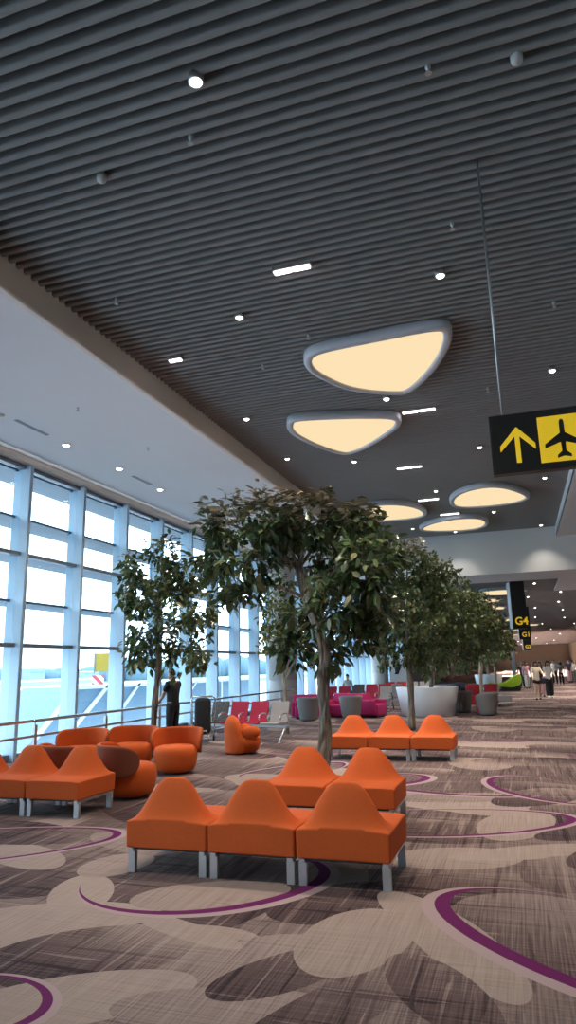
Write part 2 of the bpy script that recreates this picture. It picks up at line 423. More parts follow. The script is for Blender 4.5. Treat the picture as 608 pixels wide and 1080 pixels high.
# ------------------------------------------------------------------ ceilings
XF, XRF, YB, ZC, ZL, ZB = -5.4, 1.68, 26.5, 6.5, 6.13, 4.88
def slat_ceiling():
    mb = MB(); pitch = 0.1385; hw = 0.034
    prof = []
    for k in range(9):
        t = pi * k / 8
        prof.append((-hw * cos(t), -0.03 * sin(t)))
    prof = [(-hw, 0.15)] + prof + [(hw, 0.15)]
    y = 0.4; n = len(prof)
    while y < YB - 0.05:
        segs = [XF - 0.02, XRF + 0.02]
        vs = [(x, y + a, ZC + 0.02 + b) for x in segs for a, b in prof]
        fs = [(k, k + 1, n + k + 1, n + k) for k in range(n - 1)] + [tuple(range(n))[::-1], tuple(range(n, 2 * n))]
        mb.add(vs, fs)
        y += pitch
    o = mb.build('ceiling', M_SLAT, smooth=False)
    struct(o)
    mb = MB().box(XF - 0.1, XRF + 0.1, Y0, YB + 0.1, ZC + 0.22, ZC + 0.3)
    v = mb.build('ceiling_void', M_VOID); struct(v)
slat_ceiling()
# fascia along the slatted ceiling, white ceilings on both sides
struct(MB().box(XF - 0.14, XF, Y0, YB, ZL - 0.02, ZC + 0.25).build('trim_1', M_FASCIA, bevel=0.03))
struct(MB().box(XRF, XRF + 0.14, Y0, YB, ZL - 0.02, ZC + 0.25).build('trim_2', M_CEILW))
plane('ceiling_left', -9.30, XF - 0.12, Y0, 62, ZL, M_CEILW, 0.1, up=False)
plane('ceiling_left_edge', -9.9, -9.40, Y0, 62, ZL - 0.02, M_CEILW, 0.1, up=False)
struct(MB().box(-9.5, -9.3, Y0, 62, ZL + 0.12, ZL + 0.16).build('ceiling_slot', M_VOID))
plane('ceiling_right', XRF + 0.0, XR, Y0, YB, ZL, M_CEILW, 0.1, up=False)
# bulkhead, soffit and the second, lower grey ceiling
struct(MB().box(XF, XR, YB, YB + 0.3, ZB, ZC + 0.25).build('wall_bulkhead', M_CEILW))
plane('ceiling_soffit', XF, XR, YB + 0.3, 29.3, ZB, M_CEILW, 0.2, up=False)
plane('ceiling_soffit_right', 1.82, XR, 29.3, 34.4, ZB, M_CEILW, 0.2, up=False)
plane('ceiling_grey', XF, 1.82, 29.3, 34.4, ZB + 0.1, M_CEILG, 0.1, up=False)
plane('ceiling_grey_far', XF, XR, 34.4, YE, ZB + 0.1, M_CEILG, 0.1, up=False)
struct(MB().box(XF - 0.14, XF, YB, YE, ZB + 0.05, ZC + 0.25).build('trim_3', M_CEILW))
# walls
struct(MB().box(-9.9, XR, Y0 - 0.2, Y0, 0, ZC + 0.3).build('wall_back', M_WALLW))
struct(MB().box(XR, XR + 0.2, Y0, YE, 0, ZC + 0.3).build('wall_right', M_WALL))
struct(MB().box(-9.9, XR, YE, YE + 0.2, 0, ZC + 0.3).build('wall_end', M_WALL))
struct(MB().box(-9.9, -9.6, 60.9, YE, 0, ZC + 0.3).build('wall_left', M_WALLW))
struct(MB().box(-9.9, -5.5, 62, YE, ZL, ZL + 0.1).build('ceiling_left_far', M_CEILW))

# ------------------------------------------------------------------ window wall, one window per bay
BAY = 1.91; YM = 11.5
LEV = [2.22, 4.07, 5.92]
def window_bay(n, k):
    y0 = YM + k * BAY
    w = struct(empty('window_%d' % n, (XW, y0, 0)))
    MB().box(-0.26, 0.16, -0.05, 0.05, 0, 5.98).build('mullion', M_MULL, w, bevel=0.012)
    mb = MB()
    for z in LEV: mb.box(-0.10, 0.03, 0.05, BAY - 0.05, z - 0.035, z + 0.045)
    mb.box(-0.12, 0.05, 0.05, BAY - 0.05, 0.0, 0.14)
    mb.build('transom', M_TRANSOM, w)
    fb = MB()
    for z in (2.24, 3.12, 4.09, 4.87, 5.88):
        d = 0.72 if z > 2.5 else 0.3
        fb.box(-0.30 - d, -0.16, 0.0, BAY, z - 0.02, z + 0.03)
    fb.build('sunshade', M_FIN, w)
    MB().box(-0.055, -0.04, 0.05, BAY - 0.05, 0.14, 5.92).build('pane', M_GLASS, w)
bays = list(range(-3, 26)) + list(range(-12, -3))
for n, k in enumerate(bays): window_bay(n + 1, k)
struct(MB().box(-9.9, -9.42, Y0, 62, 5.98, ZL).build('trim_4', M_FASCIA))

# ------------------------------------------------------------------ round columns by the windows
def column(y, x=-8.75, r=0.55, h=ZL):
    o = MB().lathe([(r, 0), (r, 1.2), (r - .006, 1.205), (r - .006, 1.215), (r, 1.22), (r, 3.2), (r - .006, 3.205), (r - .006, 3.215), (r, 3.22), (r, h)], 40, (x, y, 0)).build('column', M_COLUMN, smooth=True)
    struct(o); return o
for y in (6.0, 25.6, 45.2): column(y)
struct(MB().lathe([(0.2, 0), (0.2, ZB + 0.1)], 24, (-0.62, 70, 0)).build('column', M_WHITEM, smooth=True))

# ------------------------------------------------------------------ guard rail in front of the window
XRAIL = -8.0
def guard_rail():
    t = thing('guard_rail', 'brushed steel guard rail running along the window wall', 'railing', (XRAIL, 0, 0))
    zt = 0.87
    MB().path([(0, -2, zt), (0, 24.8, zt)], 0.028, 12).build('handrail', M_CHROME, t, True)
    MB().box(-0.012, 0.012, -2, 24.8, 0.60, 0.64).build('lower_rail', M_STEEL, t)
    MB().box(-0.02, 0.02, -2, 24.8, 0.02, 0.08).build('bottom_rail', M_STEEL, t)
    y = 1.6
    while y < 25:
        mb = MB().box(-0.03, 0.03, y - 0.035, y + 0.035, 0, 0.80)
        mb.path([(0, y, 0.78), (0, y, zt - 0.01)], 0.012, 8)
        mb.box(-0.06, 0.06, y - 0.07, y + 0.07, 0, 0.012)
        mb.build('post', M_STEEL, t)
        y += 2.15
guard_rail()

# ------------------------------------------------------------------ ceiling lamps (rounded triangles)
def smooth_loop(pts, n=6):
    out = []; m = len(pts)
    for i in range(m):
        p0, p1, p2, p3 = (Vector(pts[(i + d) % m]) for d in (-1, 0, 1, 2))
        for j in range(n):
            t = j / n
            out.append(0.5 * ((2 * p1) + (p2 - p0) * t + (2 * p0 - 5 * p1 + 4 * p2 - p3) * t * t + (3 * p1 - p0 - 3 * p2 + p3) * t ** 3))
    return out
def blob_lamp(outline, ztop, h, rim, label, group, bulge=0.0):
    c = Vector((sum(p[0] for p in outline) / len(outline), sum(p[1] for p in outline) / len(outline)))
    lp = smooth_loop([(p[0] - c.x, p[1] - c.y) for p in outline])
    m = len(lp)
    for _ in range(14): lp = [(lp[i - 1] + lp[i] * 2 + lp[(i + 1) % m]) * 0.25 for i in range(m)]
    nrm = []
    for i in range(m):
        d = (lp[(i + 1) % m] - lp[i - 1]).normalized(); nrm.append(Vector((-d.y, d.x)))
    area = sum(lp[i].x * lp[(i + 1) % m].y - lp[(i + 1) % m].x * lp[i].y for i in range(m))
    sgn = 1 if area > 0 else -1          # inward normals
    def off(d): return [lp[i] + nrm[i] * d * sgn for i in range(m)]
    t = thing('pendant_lamp', label, 'ceiling lamp', (c.x, c.y, ztop), 0, group)
    prof = [(0.05, 0.0), (0.0, -0.03), (0.0, -h + 0.04), (0.015, -h + 0.012), (0.045, -h), (rim - 0.02, -h), (rim, -h + 0.02), (rim, -h + 0.06)]
    rows = [[(p.x, p.y, z) for p in off(d)] for d, z in prof]
    MB().grid(rows, True).build('lamp_rim', M_RIM, t, True)
    inner = off(rim - 0.005)
    MB().add([(p.x * (1 - bulge), p.y * (1 - bulge), -h + 0.04 - bulge) for p in inner] + [(p.x, p.y, -h + 0.07) for p in inner],
             [tuple(range(m)), tuple(range(m, 2 * m))] + [(i, (i + 1) % m, m + (i + 1) % m, m + i) for i in range(m)]).build('diffuser', M_LAMP, t)
    MB().path([(0, 0, -h + 0.07), (0, 0, 0.25)], 0.04, 10).build('mount', M_STEEL, t)
    return t
LAMPS = {
 'largest glowing rounded-triangle ceiling lamp, left of the yellow-arrow sign': [[-2.8, 9.52], [-2.6, 9.24], [-1.98, 9.19], [-1.37, 9.15], [-0.78, 9.12], [-0.53, 9.22], [-0.49, 9.45], [-0.57, 9.91], [-0.83, 10.58], [-1.16, 11.15], [-1.42, 11.46], [-1.64, 11.48], [-2.1, 11.23], [-2.52, 10.83], [-2.8, 10.14], [-2.85, 9.79]],
 'glowing rounded-triangle ceiling lamp directly above the biggest tree': [[-4.05, 12.39], [-3.89, 12.02], [-3.74, 11.91], [-3.3, 11.98], [-2.51, 12.22], [-1.91, 12.49], [-1.77, 12.74], [-1.85, 13.14], [-2.21, 13.62], [-2.75, 14.25], [-3.26, 14.6], [-3.54, 14.37], [-3.87, 13.61], [-4.06, 12.86]],
 'leftmost of the three distant glowing ceiling lamps before the white bulkhead': [[-4.61, 20.71], [-4.24, 19.95], [-3.45, 19.63], [-2.68, 20.17], [-2.36, 21.15], [-2.42, 21.87], [-2.84, 22.3], [-3.95, 22.28], [-4.7, 22.02], [-4.76, 21.42]],
 'glowing ceiling lamp just below the sign, rightmost before the white bulkhead': [[-1.54, 20.03], [-1.21, 19.15], [-0.42, 18.72], [0.19, 19.2], [0.68, 20.27], [0.73, 20.85], [0.3, 21.37], [-0.54, 21.47], [-1.38, 21.3], [-1.58, 20.8]],
 'glowing ceiling lamp closest to the white bulkhead wall, between two others': [[-2.98, 23.97], [-2.48, 23.13], [-1.49, 22.68], [-0.76, 23.02], [-0.57, 23.76], [-0.68, 24.77], [-1.36, 25.2], [-2.35, 24.93], [-2.96, 24.55]]}
for lb, ol in LAMPS.items(): blob_lamp(ol, 6.50, 0.17, 0.13, lb, 'pendant lamps under the slatted ceiling')
def far_lamp(x, y, r, lb, rot=0.0):
    base = [(1.0, 0.1), (0.75, 0.55), (0.1, 0.75), (-0.65, 0.6), (-1.0, 0.1), (-0.8, -0.4), (-0.1, -0.7), (0.7, -0.45)]
    ol = [(x + r * (a * cos(rot) - b * sin(rot)), y + r * 1.25 * (a * sin(rot) + b * cos(rot))) for a, b in base]
    blob_lamp(ol, ZB + 0.1, 0.16, 0.10, lb, 'pendant lamps in the far hall', 0.09)
for x, y, r, lb in [(-0.45, 33.0, 1.15, 'first glowing lamp of the far hall, behind the top of the G4 sign'),
                    (-1.5, 37.0, 0.95, 'second glowing lamp of the far hall, left of the G4 sign'),
                    (-1.4, 42.5, 1.0, 'third glowing lamp of the far hall, above the tree row'),
                    (-2.0, 49.0, 1.0, 'fourth glowing lamp of the far hall, partly behind the tree tops'),
                    (-0.6, 55.0, 1.1, 'far lamp glowing on both sides of the lower G4 sign edge'),
                    (0.9, 64.0, 1.1, 'far lamp right of the G4 sign, the one past all the trees'),
                    (-0.6, 74.0, 1.2, 'next to last glowing lamp down the far hall'),
                    (-1.0, 86.0, 1.3, 'last glowing lamp visible down the far hall')]:
    far_lamp(x, y, r, lb)

# ------------------------------------------------------------------ downlights, light bars, sprinklers
def downlight(x, y, z, label, group, power=SPOT, r=0.05):
    t = thing('downlight', label, 'downlight', (x, y, z), 0, group)
    MB().lathe([(r * 1.35, 0.06), (r * 1.35, -0.012), (r * 1.2, -0.018), (r, -0.012), (r, 0.03)], 20).build('trim_ring', M_STEEL, t, True)
    MB().lathe([(0.0, -0.040), (r * 0.55, -0.036), (r * 0.9, -0.022), (r * 0.98, -0.005), (r * 0.98, 0.02), (0.0, 0.02)], 18).build('lens', M_DOWN, t)
    if power:
        l = bpy.data.lights.new('downlight_lamp', 'SPOT'); l.energy = power; l.spot_size = radians(95); l.spot_blend = 0.7
        l.color = (1.0, 0.89, 0.76); l.shadow_soft_size = 0.05
        o = bpy.data.objects.new('downlight_beam', l); COL.objects.link(o); o.parent = t; o.location = (0, 0, -0.08)
    return t
G = 'round downlights in the slatted ceiling'
ZD = 6.46
for x, y, lb in [(-2.13, 4.31, 'bright round downlight nearest the camera in the slatted ceiling'),
                 (-0.51, 8.01, 'round downlight just left of the sign rod, beyond the pink bar light'),
                 (-3.29, 8.08, 'round downlight left of the pink bar light'),
                 (-4.68, 11.82, 'round downlight beside the left fascia, left of the lamp above the tree'),
                 (-1.9, 11.83, 'round downlight between the largest lamp and the lamp above the tree'),
                 (0.97, 11.63, 'round downlight above the plane symbol of the sign'),
                 (-4.77, 14.62, 'round downlight against the fascia, just above the biggest tree top'),
                 (-3.35, 15.47, 'small downlight right of the lamp above the tree, low corner'),
                 (-0.43, 15.5, 'round downlight just left of the sign panel'),
                 (1.08, 18.92, 'round downlight just under the sign panel'),
                 (-1.83, 19.18, 'small downlight between the leftmost and rightmost distant lamps'),
                 (-0.37, 22.74, 'small downlight under the lamp below the sign'),
                 (-3.9, 22.57, 'small downlight under the leftmost distant lamp'),
                 (-3.25, 24.4, 'small downlight beside the lamp closest to the bulkhead'),
                 (-1.85, 25.7, 'small downlight in front of the bulkhead, past the closest lamp'),
                 (1.17, 25.79, 'small downlight in the far right corner before the bulkhead')]:
    downlight(x, y, ZD, lb, G, 60 if y > 25 else SPOT)
for x, y, lb in [(-8.26, 11.01, 'first downlight in the white ceiling above the window'), (-8.19, 12.85, 'second downlight in the white ceiling above the window'),
                 (-8.24, 14.83, 'third downlight in the white ceiling, close to the tree top'), (-8.25, 7.2, 'downlight in the white ceiling at the left edge')]:
    downlight(x, y, ZL - 0.004, lb, 'downlights in the white side ceiling', SPOT * 0.3, 0.07)
k = 0
for x, y in [(0.9, 31.5), (2.2, 36), (3.6, 36.5), (0.7, 38), (2.4, 42), (4.1, 43), (1.2, 46), (3.0, 49), (5.2, 50), (1.4, 56), (3.6, 58), (2.2, 66), (5.0, 68), (3.4, 78), (-3.2, 31.5)]:
    nm = ['first', 'second', 'third', 'fourth', 'fifth', 'sixth', 'seventh', 'eighth', 'ninth', 'tenth', 'eleventh', 'twelfth', 'thirteenth', 'fourteenth', 'last'][k]
    downlight(x, y, ZB + 0.11, '%s small downlight counting back along the far grey ceiling' % nm if k < 14 else 'small downlight in the far grey ceiling hidden above the trees', 'downlights in the far grey ceiling', SPOT * 1.5, 0.06); k += 1
for x, y, lb in [(0.5, 92, 'added fill lamp deep in the far hall, left side'), (5.0, 92, 'added fill lamp deep in the far hall, right side'), (2.5, 106, 'added fill lamp deep in the far hall, middle'),
                 (0.0, 120, 'added fill lamp near the beige end wall, left side'), (5.5, 120, 'added fill lamp near the beige end wall, right side'), (0.5, 138, 'last added fill lamp before the end wall, left'), (5.0, 138, 'last added fill lamp before the end wall, right')]:
    downlight(x, y, ZB + 0.11, lb, 'added fill lamps deep in the far hall', 42000, 0.12)  # strong lamps added to brighten the far hall and its end wall
def bar_light(x, y, w, label):
    t = thing('bar_light', label, 'bar light', (x, y, 6.46), 0, 'linear bar lights in the slatted ceiling')
    MB().box(-w / 2 - 0.02, w / 2 + 0.02, -0.05, 0.05, -0.01, 0.06).build('housing', M_STEEL, t, bevel=0.005)
    mb = MB()
    mb.box(-w / 2, -0.012, -0.038, 0.038, -0.03, -0.011); mb.box(0.012, w / 2, -0.038, 0.038, -0.03, -0.011)
    mb.build('diffuser', M_BAR, t, bevel=0.008)
bar_light(-2.23, 7.21, 0.46, 'pinkish glowing bar light in the slatted ceiling, nearest one')
bar_light(-4.75, 8.96, 0.2, 'short glowing bar light near the left fascia')
bar_light(-1.42, 12.65, 0.62, 'white bar light touching the lamp above the tree')
bar_light(-2.18, 16.48, 0.6, 'white bar light midway between near and distant lamps')
bar_light(-2.16, 20.13, 0.6, 'white bar light between the distant lamps')
bar_light(-1.75, 22.45, 0.6, 'white bar light right at the lamp closest to the bulkhead')
def sprinkler(x, y, z, label):
    t = thing('sprinkler', label, 'sprinkler', (x, y, z), 0, 'ceiling sprinkler heads')
    MB().lathe([(0.025, 0.06), (0.025, 0.0), (0.018, -0.01), (0.010, -0.015), (0.010, -0.045), (0.0, -0.045)], 12).build('stem', M_STEEL, t, True)
    MB().lathe([(0.0, -0.05), (0.028, -0.05), (0.028, -0.058), (0, -0.058)], 12).build('deflector', M_STEEL, t)
def detector(x, y, z, label, r=0.05):
    t = thing('smoke_detector', label, 'detector', (x, y, z), 0, 'round ceiling detectors')
    MB().lathe([(r, 0.05), (r, 0.0), (r * 0.9, -0.02), (r * 0.55, -0.035), (0.0, -0.04)], 20).build('dome', M_GREYW, t, True)
    MB().lathe([(r * 0.45, 0.2), (r * 0.45, 0.04)], 12).build('base', M_STEEL, t, True)
detector(0.43, 5.01, 6.46, 'round white detector at the upper right of the slatted ceiling')
detector(-3.53, 5.05, 6.46, 'round white detector at the upper left of the slatted ceiling')
for x, y, lb in [(-0.27, 4.85, 'sprinkler head left of the upper right detector'), (-2.46, 4.88, 'sprinkler head below the nearest downlight'),
                 (-0.27, 7.04, 'sprinkler head left of the sign rod'), (-4.65, 7.1, 'sprinkler head near the left fascia'),
                 (-3.54, 9.7, 'sprinkler head left of the largest lamp'), (-2.55, 8.98, 'sprinkler head at the left tip of the largest lamp'), (0.9, 9.3, 'sprinkler head right of the sign rod'),
                 (-0.1, 12.1, 'sprinkler head beyond the largest lamp, left of the rod foot')]:
    sprinkler(x, y, 6.47, lb)
for x, y, lb in [(-6.87, 9.42, 'sprinkler head in the white ceiling, nearer one'), (-6.85, 11.79, 'sprinkler head in the white ceiling, farther one')]:
    sprinkler(x, y, ZL - 0.0, lb)
for y0, lb in [(9.5, 'nearer dark slot vent in the white ceiling above the window'), (13.5, 'farther dark slot vent in the white ceiling above the window')]:
    o = MB().box(-8.28, -8.2, y0, y0 + 0.9, ZL - 0.006, ZL + 0.02).build('slot_vent', M_TRANSOM); tag(o, lb, 'air vent', 'slot vents in the white ceiling')
detector(-8.3, 9.2, ZL, 'grey detector beside the nearer slot vent', 0.06)

# ------------------------------------------------------------------ hanging direction sign
def arrow_sign():
    t = thing('direction_sign', 'black hanging sign with yellow arrow and plane symbol', 'sign', (0, 6.10, 3.272)); t.scale = (0.906, 0.906, 0.906)
    W0, W1, H = -0.08, 2.35, 0.60
    MB().box(W0, W1, 0, 0.12, 0, H).build('sign_box', M_SIGN, t, bevel=0.006)
    def P(px, py):   # local panel coordinates, metres
        return (px, py)
    arrow = [(0.150, 0.095), (0.195, 0.092), (0.195, 0.36), (0.335, 0.215), (0.335, 0.275), (0.176, 0.455), (0.168, 0.455), (0.008, 0.275), (0.008, 0.215), (0.150, 0.365)]
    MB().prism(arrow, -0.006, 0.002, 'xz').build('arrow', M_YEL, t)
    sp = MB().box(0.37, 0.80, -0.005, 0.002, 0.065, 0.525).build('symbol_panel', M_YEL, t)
    c = 0.585
    half = [(0.0, 0.485), (0.018, 0.47), (0.022, 0.44), (0.022, 0.345), (0.165, 0.245), (0.165, 0.205), (0.022, 0.255), (0.018, 0.165), (0.062, 0.125), (0.062, 0.098), (0.0, 0.115)]
    pl = [(c + a, b) for a, b in half] + [(c - a, b) for a, b in half[-2:0:-1]]
    MB().prism(pl, -0.012, -0.003, 'xz').build('plane_symbol', M_SIGN, sp)
    # further panel outside the frame keeps the sign a whole sign
    for x in (0.06, 2.2):
        MB().path([(x - 0.0, 0.06, H - 0.02), (x - 0.0, 0.06, (6.6 - 3.272) / 0.906)], 0.013, 12).build('rod', M_STEEL, t, True)
arrow_sign()

def text(parent, body, size, loc, m, name='lettering', rz=0.0):
    c = bpy.data.curves.new(name, 'FONT'); c.body = body; c.size = size; c.extrude = 0.004; c.offset = size * 0.018
    c.align_x = 'CENTER'
    tmp = bpy.data.objects.new(name, c); COL.objects.link(tmp)
    me = bpy.data.meshes.new_from_object(tmp.evaluated_get(bpy.context.evaluated_depsgraph_get()))
    bpy.data.objects.remove(tmp); bpy.data.curves.remove(c)
    me.materials.clear(); me.materials.append(m)
    o = bpy.data.objects.new(name, me); COL.objects.link(o); o.parent = parent
    o.location = loc; o.rotation_euler = (radians(90), 0, rz)
    return o
def gate_sign(x, y, zb, zt, w, d, body, label, size, rz=0.0):
    t = thing('gate_sign', label, 'sign', (x, y, zb), rz, 'hanging black gate signs')
    sb = MB().box(-w / 2, w / 2, -d / 2, d / 2, 0, zt - zb).build('sign_box', M_BLACK, t, bevel=0.01)
    MB().box(-w / 2 - 0.03, -w / 2, -d / 2, d / 2, 0.0, zt - zb - 0.02).build('side_panel', M_WHITEM, t)
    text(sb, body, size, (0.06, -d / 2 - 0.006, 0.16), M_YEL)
gate_sign(0.10, 30.6, 3.02, 4.98, 0.60, 0.45, 'G4', 'tall black hanging sign reading G4 in yellow', 0.44, radians(14))
gate_sign(0.42, 45.0, 3.0, 4.98, 0.70, 0.3, 'G1', 'smaller dark sign reading G1 behind the G4 sign', 0.40, radians(8))
gate_sign(0.62, 58.0, 2.55, 4.98, 0.60, 0.3, 'G2', 'lowest small dark gate sign, farthest of the hanging row', 0.36, radians(8))

# ------------------------------------------------------------------ orange hump benches
MW, MD, SH, BZ = 0.75, 0.78, 0.42, 0.20
def hump_surface(u, v):
    q_ = min(1.0, min(u, 1 - u) / 0.45); B = q_ * q_ * (3 - 2 * q_); B = 1 - (1 - B) ** 1.45
    vc = 0.86 - 0.08 * B
    sm = lambda t: (lambda q: q * q * (3 - 2 * q))(min(1, max(0, t)))
    if v <= vc: f = sm((v - (vc - 0.34)) / 0.34) ** 0.8
    else: f = 1 - 1.25 * ((v - vc) / (1.0 - vc)) ** 1.2 + 0.25 * ((v - vc) / (1.0 - vc)) ** 5
    return SH + 0.325 * B * max(0.0, f) - 0.012 * (2 * abs(u - .5)) ** 6 - 0.010 * (1 - min(1, v * 8))
def seat_mesh():
    nu, nv = 36, 44
    us = [i / nu for i in range(nu + 1)]; vs_ = [j / nv for j in range(nv + 1)]
    top = [[(-MW / 2 + MW * u, -MD / 2 + MD * v, hump_surface(u, v)) for u in us] for v in vs_]
    mb = MB().grid(top)
    n = nu + 1
    edge = [top[0][i] for i in range(n)] + [top[j][nu] for j in range(1, nv + 1)] + [top[nv][i] for i in range(nu - 1, -1, -1)] + [top[j][0] for j in range(nv - 1, 0, -1)]
    lo = [(x * 0.992, y * 0.992, BZ) for x, y, z in edge]
    m = len(edge)
    mb.add(edge + lo, [(i, (i + 1) % m, m + (i + 1) % m, m + i) for i in range(m)] + [tuple(range(m, 2 * m))])
    return mb
def make_module():
    t = thing('bench_module', 'x', 'seat', (0, 0, 0), 0, 'orange hump-backed bench modules')
    o = seat_mesh().build('seat', M_ORANGE, t, True, bevel=0.014, weld=True, segs=3)
    o.modifiers['bevel'].angle_limit = radians(55)
    w = o.modifiers.new('wn', 'WEIGHTED_NORMAL'); w.keep_sharp = False
    for sx in (-1, 1):
        x = sx * (MW / 2 - 0.045)
        MB().box(x - 0.024, x + 0.024, -MD / 2 + 0.01, MD / 2 - 0.01, 0.168, 0.196).build('side_rail', M_STEEL, t, bevel=0.003)
    MB().box(-MW / 2 + 0.07, MW / 2 - 0.07, -MD / 2 + 0.05, MD / 2 - 0.05, 0.178, 0.202).build('underside', M_BLACK, t)
    for sx in (-1, 1):
        for sy in (-1, 1):
            x = sx * (MW / 2 - 0.045); y = sy * (MD / 2 - 0.05)
            MB().box(x - 0.033, x + 0.033, y - 0.022, y + 0.022, 0.0, 0.169).build('leg', M_STEEL, t, bevel=0.003)
    return t
proto = None
def module(x, y, rz, label):
    global proto
    if proto is None:
        proto = make_module(); proto.location = (x, y, 0); proto.rotation_euler = (0, 0, rz); proto['label'] = label
    else: dup(proto, (x, y, 0), rz, label)
P2 = 0.76
for i, w in enumerate(('left end', 'middle', 'right end')):
    module(-3.33 + P2 * (i + 0.5), 5.5 + MD / 2, pi, 'orange hump-backed seat seen from behind, %s of the nearest bench' % w)
for i, w in enumerate(('left', 'right')):
    module(-2.87 + P2 * (i + 0.5), 7.45 + MD / 2, 0, 'orange hump-backed seat facing us, %s one just behind the nearest bench' % w)
for i, w in enumerate(('left', 'middle', 'right')):
    module(-3.50 + P2 * (i + 0.5), 12.65 + MD / 2, 0, 'orange hump-backed seat, %s of the three before the white planter' % w)
for i, w in enumerate(('right end module, nearest the orange swivel chairs', 'middle module', 'left end module, cut by the frame edge')):
    module(-5.02 - P2 * (i + 0.5), 7.25 + MD / 2, 0, 'orange hump-backed bench by the window, %s' % w)

# ------------------------------------------------------------------ swivel chairs
def make_swivel():
    t = thing('swivel_chair', 'x', 'chair', (0, 0, 0), 0, 'orange swivel tub chairs by the window')
    MB().lathe([(0.0, 0.03), (0.27, 0.03), (0.345, 0.06), (0.385, 0.13), (0.40, 0.22), (0.405, 0.30), (0.40, 0.36), (0.37, 0.41), (0.30, 0.435), (0.0, 0.44)], 40, (0, -0.06, 0), sy=0.96).build('seat', M_ORANGE, t, True)
    MB().lathe([(0.0, 0.0), (0.25, 0.0), (0.25, 0.032), (0.0, 0.032)], 32).build('swivel_base', M_BLACK, t)
    def shell(r_off, th, name, m, zlo, zhi):
        rows = []
        nt, nz = 44, 12
        A = radians(98)
        def edge(a):
            k = abs(a) / A
            top = zhi - 0.03 * (1 - cos(k * pi)) * 0.3 + 0.015 * k
            fall = max(0.0, (k - 0.62) / 0.38)
            top = top - (zhi - zlo) * 0.45 * (1 - math.sqrt(max(0, 1 - fall ** 2)))
            lo = zlo + (zhi - zlo) * 0.42 * (1 - math.sqrt(max(0, 1 - fall ** 2)))
            return lo, top
        def P(a, s, r):
            lo, top = edge(a)
            z = lo + (top - lo) * s
            rr = r + 0.05 * ((z - 0.3) / 0.45) ** 1.2 if z > 0.3 else r
            rr += 0.05 * (abs(a) / A) ** 3
            return (rr * sin(a), rr * cos(a) * 0.96, z)
        inner = [[P(-A + 2 * A * i / nt, j / nz, r_off) for j in range(nz + 1)] for i in range(nt + 1)]
        outer = [[P(-A + 2 * A * i / nt, j / nz, r_off + th) for j in range(nz + 1)] for i in range(nt + 1)]
        mb = MB().grid(inner).grid(outer)
        for i in range(nt):
            for j in (0, nz):
                mb.add([inner[i][j], inner[i + 1][j], outer[i + 1][j], outer[i][j]], [(0, 1, 2, 3)])
        for j in range(nz):
            for i in (0, nt):
                mb.add([inner[i][j], inner[i][j + 1], outer[i][j + 1], outer[i][j]], [(0, 1, 2, 3)])
        return mb.build(name, m, t, True, weld=True)
    bk = shell(0.375, 0.045, 'backrest', M_ORANGE, 0.30, 0.70)
    s = shell(0.4215, 0.012, 'outer_shell', M_RUST, 0.29, 0.69)
    s.parent = bk
    s['label'] = 'rust brown woven outer shell'
    return t
sw = make_swivel(); sw.location = (-5.60, 10.8, 0); sw.rotation_euler = (0, 0, radians(8)); sw['label'] = 'orange swivel chair facing us, right of the slim tree trunk'
sw.scale = (0.90, 0.90, 1.0)
dup(sw, (-6.60, 11.05, 0), radians(10), 'orange swivel chair just left of the slim tree trunk')
dup(sw, (-7.22, 10.45, 0), radians(12), 'orange swivel chair farthest left, against the guard rail')
dup(sw, (-5.22, 8.62, 0), radians(135), 'swivel chair turned away showing its rust shell, beside the bench end')
dup(sw, (-6.08, 8.50, 0), radians(150), 'swivel chair turned away, rust shell mostly hidden behind the bench humps')

def egg_chair():
    t = thing('lounge_chair', 'plump orange lounge chair with rounded arm lobes, seen from its side', 'chair', (-5.47, 13.45, 0), radians(126)); t.scale = (0.88, 0.88, 0.94)
    MB().lathe([(0, 0.02), (0.27, 0.02), (0.36, 0.08), (0.40, 0.2), (0.40, 0.28), (0.36, 0.36), (0.26, 0.40), (0, 0.41)], 32).build('seat', M_ORANGE, t, True)
    # tall rounded backrest at local +y
    rows = []
    for i in range(17):
        s_ = i / 16; z = 0.02 + 0.76 * s_
        wx = 0.40 * (math.sqrt(max(0, 1 - max(0, (s_ - 0.45) / 0.56) ** 2.2))) * (0.9 + 0.1 * sin(pi * min(1, s_ * 2)))
        wy = 0.20 * (math.sqrt(max(0, 1 - max(0, (s_ - 0.5) / 0.52) ** 2)))
        yc = 0.22 + 0.05 * s_
        rows.append([(wx * cos(2 * pi * k / 24), yc + wy * sin(2 * pi * k / 24) - 0.10 * (wx * cos(2 * pi * k / 24) / 0.4) ** 2, z) for k in range(24)])
    mb = MB().grid(rows, True); mb.add(rows[-1], [tuple(range(24))]); mb.add(rows[0], [tuple(range(24))])
    mb.build('backrest', M_ORANGE, t, True, weld=True)
    for sx in (-1, 1):
        MB().ell((sx * 0.33, -0.10, 0.44), (0.11, 0.22, 0.135)).build('armrest', M_ORANGE, t, True, weld=True)
egg_chair()

